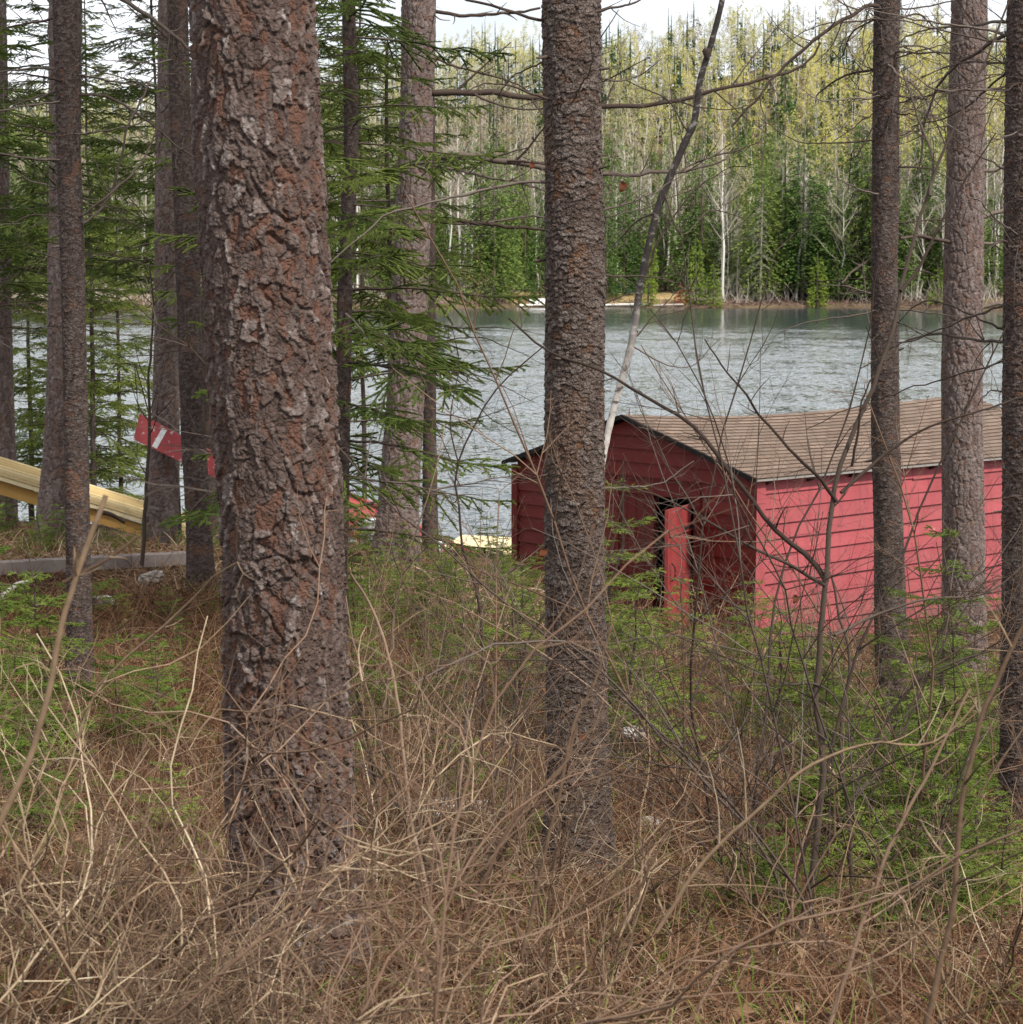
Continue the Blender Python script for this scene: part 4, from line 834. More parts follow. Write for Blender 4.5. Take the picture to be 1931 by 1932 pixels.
# ------------------------------------------------------------------ boathouse
def paint(name, col, worn, wcol, sc=1.0, wear=.62):
    m, nt, b = mat(name, rough=.62, spec=.3)
    n1 = noise(nt, 3.0 * sc, 5); v = mapped(nt, (2.5, 2.5, 22)); n2 = noise(nt, 1.5, 5, v); n3 = noise(nt, 9 * sc, 6)
    c = mix(nt, ramp(nt, [(.3, (0, 0, 0)), (.7, (1, 1, 1))], n1), col, worn)
    c = mix(nt, mathn(nt, 'MULTIPLY', n2, .35), c, tuple(q * .55 for q in col))
    c = mix(nt, attr(nt, 'tint'), c, mix(nt, .5, c, tuple(min(1, q * 1.5) for q in col)))
    kn = nt.nodes.new('ShaderNodeTexVoronoi'); kn.inputs['Scale'].default_value = 2.6; t = nt.nodes.new('ShaderNodeTexCoord'); nt.links.new(t.outputs['Object'], kn.inputs['Vector'])
    c = mix(nt, mathn(nt, 'MULTIPLY', ramp(nt, [(.035, (1, 1, 1)), (.06, (0, 0, 0))], kn.outputs['Distance']), .75), c, tuple(q * .35 for q in col))
    c = mix(nt, mathn(nt, 'MULTIPLY', ramp(nt, [(wear, (0, 0, 0)), (wear + .06, (1, 1, 1))], n3), .8), c, wcol)
    st = noise(nt, 1.0, 4, mapped(nt, (7, 7, .7))); c = mix(nt, mathn(nt, 'MULTIPLY', ramp(nt, [(.52, (0, 0, 0)), (.72, (1, 1, 1))], st), .45), c, tuple(q * .55 + .01 for q in col))
    g_ = nt.nodes.new('ShaderNodeNewGeometry'); s_ = nt.nodes.new('ShaderNodeSeparateXYZ'); nt.links.new(g_.outputs['Position'], s_.inputs[0])
    lo_ = nt.nodes.new('ShaderNodeMapRange'); lo_.inputs['From Min'].default_value = .25; lo_.inputs['From Max'].default_value = 1.1; lo_.inputs['To Min'].default_value = 1.35; lo_.inputs['To Max'].default_value = 0
    nt.links.new(s_.outputs['Z'], lo_.inputs['Value']); c = mix(nt, mathn(nt, 'MINIMUM', mathn(nt, 'MULTIPLY', lo_.outputs[0], ramp(nt, [(.4, (0, 0, 0)), (.62, (1, 1, 1))], noise(nt, 5, 6))), .7), c, (.10, .062, .045))   # mud splashed on the lowest boards
    nt.links.new(c, b.inputs['Base Color']); bump(nt, b, n2, .5, .006); return m
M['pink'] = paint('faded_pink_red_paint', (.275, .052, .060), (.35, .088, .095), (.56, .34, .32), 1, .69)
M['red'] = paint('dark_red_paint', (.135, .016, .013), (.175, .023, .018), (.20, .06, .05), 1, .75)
M['doorred'] = paint('sunlit_door_red', (.23, .034, .034), (.29, .052, .050), (.5, .2, .2), 1, .75)  # lighter red: sun on the open leaf, put into its colour
m, nt, b = mat('black_roof_edge', rough=.8); b.inputs['Base Color'].default_value = (.018, .015, .014, 1); M['black'] = m
m, nt, b = mat('galvanised_edge', rough=.5); b.inputs['Base Color'].default_value = (.24, .225, .21, 1); M['metal'] = m
m, nt, b = mat('asphalt_shingles', rough=.95, spec=.1)
uv = nt.nodes.new('ShaderNodeUVMap'); uv.uv_map = 'UVMap'; br = nt.nodes.new('ShaderNodeTexBrick'); nt.links.new(uv.outputs[0], br.inputs['Vector'])
br.inputs['Scale'].default_value = 1; br.inputs['Brick Width'].default_value = .305; br.inputs['Row Height'].default_value = .130; br.inputs['Mortar Size'].default_value = .010
br.inputs['Color1'].default_value = (.125, .085, .066, 1); br.inputs['Color2'].default_value = (.235, .170, .132, 1); br.inputs['Mortar'].default_value = (.030, .021, .017, 1); br.inputs['Bias'].default_value = .1
vor = noise(nt, 2.2, 6); c = mix(nt, mathn(nt, 'MULTIPLY', ramp(nt, [(.4, (0, 0, 0)), (.65, (1, 1, 1))], vor), .55), br.outputs['Color'], (.12, .095, .075)); c = mix(nt, mathn(nt, 'MULTIPLY', noise(nt, 120, 2), .45), c, (.15, .10, .075))
nt.links.new(c, b.inputs['Base Color']); bump(nt, b, br.outputs['Fac'], -.6, .012); M['shingle'] = m
m, nt, b = mat('dark_boards', rough=.9); b.inputs['Base Color'].default_value = (.05, .03, .025, 1); M['inside'] = m

BC = P(1428, 900, 25.0); BU = np.array((-.65, .76, 0.)); BU /= np.linalg.norm(BU); BV = np.array((.76, .65, 0.)); BV /= np.linalg.norm(BV)
ZE = BC[2]; ZF = .28; WD, LN, RISE = 4.42, 6.75, .66
BZ = np.array((0, 0, 1.)); BC0 = np.array((BC[0], BC[1], 0.))
def bh(a, b_, z): return BC0 + BU * a + BV * b_ + BZ * z
NG, NS = -BV, -BU                        # outward normals of the gable and of the pink side wall
def zeave(a, b_): return ZE - .10 * a / WD - .02 * b_ / LN
house = empty('boathouse', bh(0, 0, ZF), 'weathered red clapboard boathouse with brown shingled roof at the lakeside', 'boathouse')
def board(mb, p0, p1, h0, h1, nrm, t0, t1, tint):
    """Clapboard between points p0,p1 (at height 0): from z=h0 (lower, thick t1) to h1 (upper, thin t0). h may be pairs."""
    a0, a1 = (h0 if isinstance(h0, tuple) else (h0, h0)); b0, b1 = (h1 if isinstance(h1, tuple) else (h1, h1)); z = BZ
    v = [p0 + z * a0, p1 + z * a1, p1 + z * a1 + nrm * t1, p0 + z * a0 + nrm * t1, p0 + z * b0, p1 + z * b1, p1 + z * b1 + nrm * t0, p0 + z * b0 + nrm * t0]
    mb.hexa([v[0], v[1], v[2], v[3], v[4], v[5], v[6], v[7]], 0, tint)
rng = np.random.default_rng(44)
# pink side wall: backing sheet + clapboards, long run split into lengths that butt
sw = MB(); g0, g1 = bh(0, 0, 0), bh(0, LN, 0)
sw.hexa([bh(.03, .02, ZF - .5), bh(.03, LN - .02, ZF - .5), bh(.06, LN - .02, ZF - .5), bh(.06, .02, ZF - .5), bh(.03, .02, ZE - .03), bh(.03, LN - .02, ZE - .03), bh(.06, LN - .02, ZE - .03), bh(.06, .02, ZE - .03)])
z = ZE - .015; k = 0
while z > ZF - .35:
    h = .178 + rng.normal(0, .006); cuts = [0.13] + sorted(rng.uniform(1.2, LN - .6, 2)) + [LN - .1] if k % 2 else [.13, rng.uniform(2.4, 4.4), LN - .1]
    for c0, c1 in zip(cuts[:-1], cuts[1:]):
        dz0, dz1 = rng.normal(0, .009), rng.normal(0, .009); th = rng.uniform(.020, .030)
        board(sw, bh(.03, c0 + .0015, 0), bh(.03, c1 - .0015, 0), (z - h - .014 + dz0, z - h - .014 + dz1), (z - .004, z - .004), NS, .006, th + .008, rng.uniform(0, 1))
    z -= h; k += 1
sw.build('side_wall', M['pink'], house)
# gable wall
gw = MB(); ag = WD / 2
def roofz(a): return ZE - .10 * a / WD + RISE * (1 - abs(a - ag) / ag) - .045
DO0, DO1, DZ = 1.02, 1.74, ZF + 1.86          # door opening
z = ZF - .35; k = 0
while z < ZE + RISE - .08:
    h = .172 + rng.normal(0, .005); zt = z + h
    # the part of the gable this board spans, cut by roof slope
    def span(zz):
        if zz <= min(roofz(0), roofz(WD)): return .10, WD - .10
        f = np.linspace(0, WD, 400); ok = np.array([roofz(q) for q in f]) > zz; return (f[ok][0], f[ok][-1]) if ok.any() else (ag, ag)
    l0, l1 = span(z + .01); u0, u1 = span(min(zt, ZE + RISE))
    segs = [(l0, l1, u0, u1)]
    if z < DZ + .08: segs = [(l0, DO0 - .11, u0, DO0 - .11), (DO1 + .72, l1, DO1 + .72, u1)]
    for s0, s1, q0, q1 in segs:
        th = rng.uniform(.030, .046); n_ = NG
        s0 += .002; s1 -= .002; q0 = max(q0, s0); q1 = min(q1, s1)
        v = [bh(s0, .03, z - .012) , bh(s1, .03, z - .012), bh(s1, .03, z - .012) + n_ * th, bh(s0, .03, z - .012) + n_ * th, bh(q0, .03, zt), bh(q1, .03, zt), bh(q1, .03, zt) + n_ * .008, bh(q0, .03, zt) + n_ * .008]
        gw.hexa([v[1], v[0], v[3], v[2], v[5], v[4], v[7], v[6]], 0, rng.uniform(0, 1))
    z = zt; k += 1
# backing with the doorway left open
def back(a0, a1, z0, z1f, b0=.032, b1=.06):
    f = z1f if callable(z1f) else (lambda a: z1f)
    gw.hexa([bh(a1, b0, z0), bh(a0, b0, z0), bh(a0, b1, z0), bh(a1, b1, z0), bh(a1, b0, f(a1)), bh(a0, b0, f(a0)), bh(a0, b1, f(a0)), bh(a1, b1, f(a1))], 0, .2)
back(.04, DO0, ZF - .5, roofz); back(DO1, ag, ZF - .5, roofz); back(ag + .001, WD - .04, ZF - .5, roofz); back(DO0 + .001, DO1 - .001, DZ, roofz)
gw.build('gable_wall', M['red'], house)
tr = MB()
def plank(mb, a0, a1, z0, z1, out=.045, inn=.03, tint=.4):
    mb.hexa([bh(a1, inn, z0), bh(a0, inn, z0), bh(a0, inn, z0) + NG * out, bh(a1, inn, z0) + NG * out, bh(a1, inn, z1), bh(a0, inn, z1), bh(a0, inn, z1) + NG * out, bh(a1, inn, z1) + NG * out], 0, tint)
plank(tr, DO0 - .105, DO0, ZF - .4, DZ + .005, .05); plank(tr, DO0 - .105, DO1 + .85, DZ + .006, DZ + .15, .052); plank(tr, DO1 + .62, DO1 + .715, ZF - .4, DZ + .004, .05)
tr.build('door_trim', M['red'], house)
for ca in ((-.035, .095, .05), (WD - .095, WD + .02, .16)):
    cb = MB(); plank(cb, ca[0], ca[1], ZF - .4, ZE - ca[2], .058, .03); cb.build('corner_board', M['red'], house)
cb = MB(); cb.hexa([bh(.03, 0.0, ZF - .4), bh(.03, .125, ZF - .4), bh(-.037, .125, ZF - .4), bh(-.037, -.03, ZF - .4), bh(.03, 0.0, ZE - .05), bh(.03, .125, ZE - .05), bh(-.037, .125, ZE - .05), bh(-.037, -.03, ZE - .05)])
cb.build('corner_board', M['pink'], house)
# closed door leaf with plank grooves and the open leaf
dl = MB(); w = .62 / 4
for q in range(4): plank(dl, DO1 + q * w + .003, DO1 + (q + 1) * w - .003, ZF - .1, DZ, .022 + .002 * q, .03, rng.uniform(0, .6))
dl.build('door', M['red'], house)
H0 = bh(DO0 + .01, 0, 0) + NG * .05; DD = norm(np.array((-.46, -.89, 0))); DN = np.array((.89, -.46, 0))
od = MB(); LW = .74
for q in range(5):
    a0, a1 = q * LW / 5 + .002, (q + 1) * LW / 5 - .002
    v = [H0 + DD * a0, H0 + DD * a1, H0 + DD * a1 - DN * .022, H0 + DD * a0 - DN * .022]
    od.hexa([p + BZ * (ZF - .02) for p in v] + [p + BZ * (DZ - .04) for p in v], 0, rng.uniform(0, 1))
for zz in (ZF + .25, ZF + 1.5):
    v = [H0 + DD * .02 + DN * .003, H0 + DD * (LW - .02) + DN * .003, H0 + DD * (LW - .02) + DN * .024, H0 + DD * .02 + DN * .024]
    od.hexa([p + BZ * zz for p in v] + [p + BZ * (zz + .1) for p in v], 0, .8)
v = [H0 + DD * (LW + .001) - DN * .022, H0 + DD * (LW + .025) - DN * .022, H0 + DD * (LW + .025) + DN * .024, H0 + DD * (LW + .001) + DN * .024]
od.hexa([p + BZ * (ZF - .02) for p in v] + [p + BZ * (DZ - .04) for p in v], 0, .9)
do = od.build('door', M['doorred'], house); do['label'] = 'open door leaf of red planks, sunlit tone put into the colour'
for zz in (ZF + .30, ZF + 1.55):
    hg = MB(); c_ = H0 + DD * .16 + DN * .027 + BZ * zz; hg.box(c_, .15, .004, .018, DD, DN, BZ); hg.box(H0 + DD * .012 + DN * .03 + BZ * zz, .010, .010, .035, DD, DN, BZ)
    ho = hg.build('hinge', M['black'], house); ho.parent = do; ho.location = (0, 0, 0)
hd = MB(); q = [H0 + DD * .66 + DN * .026 + BZ * (ZF + .95), H0 + DD * .66 + DN * .07 + BZ * (ZF + 1.0), H0 + DD * .66 + DN * .07 + BZ * (ZF + 1.12), H0 + DD * .66 + DN * .026 + BZ * (ZF + 1.17)]
hd.add(*tubes([resample(q, 10)], [np.full(10, .009)], 6)); ho = hd.build('handle', M['black'], house); ho.parent = do; ho.location = (0, 0, 0)
# the two walls away from view, floor
bw = MB()
def slabb(a0, a1, b0, b1, z0, z1f):
    f = z1f if callable(z1f) else (lambda a: z1f)
    bw.hexa([bh(a0, b0, z0), bh(a0, b1, z0), bh(a1, b1, z0), bh(a1, b0, z0), bh(a0, b0, f(a0)), bh(a0, b1, f(a0)), bh(a1, b1, f(a1)), bh(a1, b0, f(a1))])
slabb(WD - .06, WD, .07, LN - .07, ZF - .9, ZE - .16); slabb(.07, ag - .001, LN - .06, LN, ZF - .9, roofz); slabb(ag, WD - .07, LN - .06, LN, ZF - .9, roofz)
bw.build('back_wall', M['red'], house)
fl = MB(); 
fl.hexa([bh(.07, .07, ZF - .06), bh(.07, LN - .07, ZF - .06), bh(WD - .07, LN - .07, ZF - .06), bh(WD - .07, .07, ZF - .06), bh(.07, .07, ZF), bh(.07, LN - .07, ZF), bh(WD - .07, LN - .07, ZF), bh(WD - .07, .07, ZF)])
fl.build('floor_boards', M['inside'], house)
# roof: two shingled slopes with a sagging ridge
def roof_pt(a, b_, lift=0.0):
    t = (b_ + .1) / (LN + .2); sag = .115 * math.sin(math.pi * min(1, max(0, t)) ) * (1 - abs(a - ag) / (ag + .1)) * (1.4 - .8 * t)
    return bh(a, b_, ZE - .10 * a / WD + RISE * (1 - abs(a - ag) / ag) - sag - .02 * b_ / LN + lift)
OV = .11
rf = MB(); uvs = []
for side in (0, 1):
    ea, ra = (-OV, ag) if side == 0 else (WD + OV, ag); sl = math.hypot(ag + OV, RISE); nr = int(sl / .13) + 1; nb = 30
    for r in range(nr):
        f0, f1 = r / nr, (r + 1) / nr
        for q in range(nb):
            b0, b1 = -.10 + (LN + .2) * q / nb, -.10 + (LN + .2) * (q + 1) / nb
            A, B_, C_, D_ = [roof_pt(ea + (ra - ea) * f, bb_, .02 + (.009 if f == f0 else .0) + .001 * r * 0) for f, bb_ in ((f0, b0), (f0, b1), (f1, b1), (f1, b0))]
            a_, b2_ = [roof_pt(ea + (ra - ea) * f0, bb_, .018) for bb_ in (b0, b1)]
            rf.add([A, B_, C_, D_], [(0, 1, 2, 3) if side == 0 else (3, 2, 1, 0)]); uvs += [(b0, r * .13), (b1, r * .13), (b1, (r + 1) * .13), (b0, (r + 1) * .13)] if side == 0 else [(b0, (r + 1) * .13), (b1, (r + 1) * .13), (b1, r * .13), (b0, r * .13)]
            rf.add([a_, b2_, B_, A], [(0, 1, 2, 3)]); uvs += [(b0, r * .13 + .001)] * 4
ro = rf.build('roof', M['shingle'], house); ul = ro.data.uv_layers.new(name='UVMap'); ul.data.foreach_set('uv', np.array(uvs, np.float32).ravel())
dk = MB()
for side in (0, 1):
    ea, ra = (-OV + .012, ag) if side == 0 else (WD + OV - .012, ag)
    for q in range(30):
        b0, b1 = -.085 + (LN + .17) * q / 30, -.085 + (LN + .17) * (q + 1) / 30
        t = [roof_pt(ea, b0, .014), roof_pt(ea, b1, .014), roof_pt(ra, b1, .014), roof_pt(ra, b0, .014)]; l = [p - BZ * .03 for p in t]
        dk.hexa(l + t, 0, .3)
d_ = dk.build('roof_deck', M['black'], house); d_.parent = ro; d_.location = (0, 0, 0)
fa = MB()
for a0, a1 in ((-OV - .005, ag), (ag, WD + OV + .005)):
    for q in range(8):
        s0, s1 = a0 + (a1 - a0) * q / 8, a0 + (a1 - a0) * (q + 1) / 8
        p = [roof_pt(s0, -.105, .02), roof_pt(s1, -.105, .02)]; o_ = NG * .018
        fa.hexa([p[1] - BZ * .058, p[0] - BZ * .058, p[0] - BZ * .058 + o_, p[1] - BZ * .058 + o_, p[1], p[0], p[0] + o_, p[1] + o_])
f_ = fa.build('barge_board', M['black'], house); f_.parent = ro; f_.location = (0, 0, 0)
ed = MB()
for q in range(24):
    b0, b1 = -.12 + (LN + .24) * q / 24, -.12 + (LN + .24) * (q + 1) / 24
    p = [roof_pt(-OV, b0, .0), roof_pt(-OV, b1, .0)]; o_ = NS * .012
    ed.hexa([p[0] - BZ * .012 + o_ * .1, p[1] - BZ * .012 + o_ * .1, p[1] - BZ * .012 + o_, p[0] - BZ * .012 + o_, p[0] + BZ * .012 + o_ * .1, p[1] + BZ * .012 + o_ * .1, p[1] + BZ * .012 + o_, p[0] + BZ * .012 + o_])
f_ = ed.build('drip_edge', M['metal'], house); f_.parent = ro; f_.location = (0, 0, 0)
for q in range(9):
    b0 = .12 + q * .78; rt = MB(); zt = ZE - .035
    rt.hexa([bh(-OV + .03, b0, zt - .045), bh(-OV + .03, b0 + .05, zt - .045), bh(.02, b0 + .05, zt - .085), bh(.02, b0, zt - .085), bh(-OV + .03, b0, zt + .01), bh(-OV + .03, b0 + .05, zt + .01), bh(.02, b0 + .05, zt + .03), bh(.02, b0, zt + .03)])
    f_ = rt.build('rafter_tail', M['inside'], house)
    f_.parent = ro; f_.location = (0, 0, 0)
# dark reddish skirt boards at the far end of the pink wall foot
sk = MB()
for q in range(3):
    z1 = ZF - .02 - q * .15
    sk.hexa([bh(-.05 - q * .004, 1.9 + .3 * q, z1 - .145), bh(-.05 - q * .004, LN - .1, z1 - .145), bh(.028, LN - .1, z1 - .145), bh(.028, 1.9 + .3 * q, z1 - .145), bh(-.05 - q * .004, 1.9 + .3 * q, z1), bh(-.05 - q * .004, LN - .1, z1), bh(.028, LN - .1, z1), bh(.028, 1.9 + .3 * q, z1)], 0, rng.uniform(0, 1))
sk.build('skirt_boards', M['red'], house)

# ------------------------------------------------------------------ things by the shore
def slab_px(mb, pts, d, thick, mat_=0, tint=.5, back=.05):
    """Solid from four view points (corner, with own depth offsets), given thickness away from the viewer."""
    f = [P(a, b_, d + dd) for a, b_, dd in pts]; n = norm(np.cross(f[1] - f[0], f[3] - f[0]))
    if n[1] > 0: n = -n
    bk = [p - n * thick for p in f]; mb.hexa(bk + f, mat_, tint)
M['yellow'] = wood_mat('yellow_weathered_planks', [(0, (.40, .27, .12)), (.5, (.64, .50, .27)), (1, (.84, .74, .50))], .7, 30)
M['ochre'] = wood_mat('ochre_painted_side', [(0, (.36, .19, .05)), (.5, (.48, .28, .085)), (1, (.60, .42, .17))], .6, 6)
M['greywood'] = wood_mat('grey_weathered_timber', [(0, (.07, .055, .048)), (.5, (.22, .18, .165)), (1, (.44, .36, .33))], .9, 9)
M['boardred'] = paint('chipped_red_board_paint', (.32, .055, .060), (.38, .075, .08), (.62, .50, .48), 2.2, .60)
M['hullred'] = paint('old_red_hull_paint', (.27, .045, .045), (.33, .075, .06), (.45, .25, .2), 1.5, .66)
m, nt, b = mat('chalky_white', rough=.6); nt.links.new(ramp(nt, [(.3, (.45, .44, .42)), (.6, (.80, .80, .80))], noise(nt, 9, 4)), b.inputs['Base Color']); M['white'] = m
m, nt, b = mat('pale_stone', rough=.9); nt.links.new(ramp(nt, [(.35, (.09, .075, .06)), (.5, (.28, .25, .22)), (.62, (.58, .56, .53))], noise(nt, 7, 6)), b.inputs['Base Color']); bump(nt, b, noise(nt, 14, 5), .8, .03); M['stone'] = m
m, nt, b = mat('green_tarp_cloth', rough=.6); b.inputs['Base Color'].default_value = (.008, .10, .062, 1); M['tarp'] = m

# yellow ramp: planks running along it over an ochre side
A0, A1 = P(-120, 822, 24), P(432, 992, 26.5)
ax = norm(A1 - A0); LR = np.linalg.norm(A1 - A0); yb = norm(np.cross(BZ, ax)); yb = yb if yb[1] > 0 else -yb; up = np.cross(ax, yb); up = up if up[2] > 0 else -up
e = empty('wooden_ramp', (A0[0], A0[1], gz(A0[0], A0[1])), 'long yellow plank ramp with ochre side sloping towards the lake', 'ramp')
b = MB()
for q in range(5):
    o_ = yb * (.12 * q) - up * (.038 * (4 - q) + .0); c = (A0 + A1) / 2 + o_ + up * (.0)
    b.box(c, LR / 2 + rng.uniform(-.1, .1), .056, .018, ax, yb, up, 0, rng.uniform(.3, 1))
    b.box(c - up * .019 - yb * .058, LR / 2 - .03, .004, .018, ax, yb, up, 0, rng.uniform(.1, .5))
b.build('planks', M['yellow'], e)
b = MB()
for q in range(2): b.box((A0 + A1) / 2 - up * (.205 + q * .052) + yb * (-.03 + .012 * q), LR / 2 - .05 - .1 * q, .03, .024, ax, yb, up, 0, rng.uniform(.2, 1))
b.build('edge_boards', M['yellow'], e)
b = MB(); b.box((A0 + A1) / 2 - up * .36 + yb * .05, LR / 2 - .06, .02, .075, ax, yb, up, 0, .5); b.build('side_board', M['ochre'], e)
for f in (.12, .5, .88):
    c = A0 + (A1 - A0) * f + yb * .3; g = gz(c[0], c[1]); b = MB(); h = (c[2] - .24 - g + .2) / 2; b.box((c[0], c[1], g - .2 + h), .05, .05, max(.05, h)); b.build('leg', M['greywood'], e)
# grey timber beam
A0, A1 = P(-60, 1076, 16.2), P(358, 1054, 17.0); ax = norm(A1 - A0); yb = norm(np.cross(BZ, ax)); up = np.cross(ax, yb)
b = MB(); nseg = 16
for q in range(nseg):
    p0, p1 = A0 + (A1 - A0) * q / nseg, A0 + (A1 - A0) * (q + 1) / nseg; w0 = .002 * math.sin(q * 1.7); 
    vv = [p0, p1, p1 + yb * .14, p0 + yb * .14]; b.hexa([p - up * .05 for p in vv] + [p + up * .045 + up * w0 for p in vv], 0, .35 + .1 * math.sin(q))
o = b.build('timber_beam', M['greywood']); tag(o, 'long grey weathered timber beam lying behind the dark slim trunk', 'beam')
# make sure the soil carries it: two short blocks
for px in (120, 300):
    c = P(px, 1092, 17.1); b = MB(); g = gz(c[0], c[1]); b.box((c[0], c[1], (g - .1 + c[2]) / 2), .12, .06, max(.03, (c[2] - g + .1) / 2)); tag(b.build('support_block', M['greywood']), 'short grey wood block holding up the timber beam', 'block', 'blocks under the timber beam')
# red board nailed across the pale brown pine
e0 = P(255, 806, 20.74); e = empty('red_board', e0, 'chipped red painted board with white stripe nailed across a pine', 'board')
b = MB(); slab_px(b, [(252, 829, .0), (420, 908, 0), (420, 862, 0), (264, 781, .0)], 20.72, .03); b.build('plank', M['boardred'], e)
b = MB(); slab_px(b, [(287, 842, 0), (296, 847, 0), (316, 811, 0), (307, 806, 0)], 20.714, .012); b.build('white_stripe', M['white'], e)
# overturned red boat between the pines
d = 25; A0, A1 = P(560, 905, d + 1), P(862, 1052, d - .5); ax = norm(A1 - A0); LB = np.linalg.norm(A1 - A0); yb = norm(np.cross(BZ, ax)); up = np.cross(ax, yb); up = up if up[2] > 0 else -up
b = MB(); ns, nc = 24, 13; V = []
for i in range(ns):
    s = i / (ns - 1); w = .46 * (1 - abs(2 * s - .85) ** 2.6 if abs(2 * s - .85) < 1 else 0); w = max(w, .03); hh = .30 * max(.25, min(1, w / .4))
    for j in range(nc):
        a = math.pi * j / (nc - 1); V.append(A0 + ax * LB * s + yb * (math.cos(a) * w * (1.05 if 0 < j < nc - 1 else 1) + .35) + up * (abs(math.sin(a)) ** .6 * hh - .33))
Q = [(i * nc + j, i * nc + j + 1, (i + 1) * nc + j + 1, (i + 1) * nc + j) for i in range(ns - 1) for j in range(nc - 1)]
e = empty('overturned_boat', (A0[0], A0[1], gz(A0[0], A0[1])), 'old red overturned rowing boat lying behind the two pines', 'boat'); b.add(V, Q, 0, True, .5); b.build('hull', M['hullred'], e)
b = MB(); kp = [A0 + ax * LB * s + yb * .35 + up * (.0) for s in np.linspace(.05, .97, 12)]; b.add(*tubes([kp], [np.full(12, .022)], 6), 0, True, .2); b.build('keel', M['hullred'], e)
# white leftovers near it
def lump(name, px, py, d, r, m_, label, cat, seed, group=None, flat=.7, sink=.3, sx=1.0):
    rg = np.random.default_rng(seed); c = P(px, py, d); g = gz(c[0], c[1]); c[2] = max(c[2], g + r * flat * (1 - sink) * .2) if abs(c[2] - g) < .3 else c[2]
    th = np.linspace(0, math.pi, 12); ph = np.linspace(0, 2 * math.pi, 19)[:-1]; T, H_ = np.meshgrid(ph, th); D = np.stack([np.sin(H_) * np.cos(T), np.sin(H_) * np.sin(T), np.cos(H_)], -1)
    fr = rg.normal(0, 1, (6, 3)); k = 1 + sum(.13 * np.sin(D @ q * 2.2 + i) for i, q in enumerate(fr))
    k = k * (1 - .16 * np.abs(np.sin(T * 2.5 + seed)) * np.abs(np.cos(H_ * 3 + seed))) + rg.normal(0, .05, k.shape) * (np.arange(12)[:, None] % 11 != 0)
    k[:, :] = np.where(D[..., 2] > .55, k * .55 / np.maximum(D[..., 2], .55), k)
    V = D * k[..., None] * np.array([r * sx, r, r * flat]) + c
    i = np.arange(11)[:, None] * 18; j = np.arange(18)[None, :]; j2 = (j + 1) % 18
    b = MB(); b.add(V.reshape(-1, 3), np.stack([i + j, i + 18 + j, i + 18 + j2, i + j2], -1).reshape(-1, 4), 0, False, .5)
    return tag(b.build(name, M[m_]), label, cat, group)
lump('rock', 283, 1088, 16, .10, 'stone', 'pale stone block at the foot of thin sapling below the beam', 'rock', 1)
lump('rock', 190, 1132, 14.6, .085, 'stone', 'whitish stone just behind the dark slim trunk', 'rock', 2)
lump('rock', 470, 1160, 14.5, .10, 'stone', 'pale stone hidden by firs next to thickest trunk', 'rock', 3)
lump('rock', 878, 1530, 8.6, .13, 'stone', 'largest white lichen covered rock lying in the dead grass', 'rock', 4, flat=.5, sx=1.4)
lump('rock', 1196, 1380, 9.6, .045, 'stone', 'small white stone just beyond the scaly brown trunk', 'rock', 5)
def bucket(px, py, d, label):
    c = P(px, py, d); g = gz(c[0], c[1]); e = empty('white_bucket', (c[0], c[1], g), label, 'bucket')
    b = MB(); zz = np.array([c[2] - .16, c[2] - .15, c[2] + .14, c[2] + .155, c[2] + .15]); rr = np.array([.10, .12, .145, .15, .13])
    b.add(*tubes([np.stack([np.full(5, c[0]), np.full(5, c[1]), zz], -1)], [rr], 20), 0, True, .5); b.build('body', M['white'], e)
    b = MB(); b.box((c[0], c[1], (g - .1 + c[2] - .16) / 2), .09, .09, max(.02, (c[2] - .16 - g + .1) / 2)); b.build('base', M['greywood'], e)
bucket(700, 1005, 24, 'white bucket by the overturned red boat, nearest thickest trunk'); bucket(812, 1046, 23.4, 'white bucket at the low end of the red boat')
lump('white_float', 905, 1078, 22.6, .07, 'white', 'small white float among the young firs', 'float', 8)
def log(name, p0, p1, d, r, m_, label, cat='log'):
    a, c = P(*p0, d), P(*p1, d + .3); q = resample([a, (a + c) / 2 + np.array([0, 0, .02]), c], 14); b = MB(); v, f = tubes([q], [r * (1 - .3 * np.linspace(0, 1, 14))], 10); b.add(v, f, 0, True, np.repeat(np.linspace(.1, .3, 14), 10))
    for e_ in (q[0], q[-1]):
        pass
    n = 10; b.add(v[:n], [tuple(range(n))[::-1]], 0, False, .1); b.add(v[-n:], [tuple(range(n))], 0, False, .1)
    return tag(b.build(name, M[m_]), label, cat)
log('birch_log', (672, 1052), (765, 1086), 19.5, .045, 'birch', 'white birch log lying in the fir thicket below the pines')
log('birch_log', (1215, 1552), (1275, 1575), 8.3, .028, 'birch', 'short white birch log right of the scaly trunk')
log('birch_log', (0, 1128), (52, 1096), 15, .022, 'birch', 'slim birch log end poking out at the photo edge')
log('fallen_branch', (185, 965), (235, 985), 18, .022, 'twig', 'broken dark branch end sticking up in the firs', 'branch')
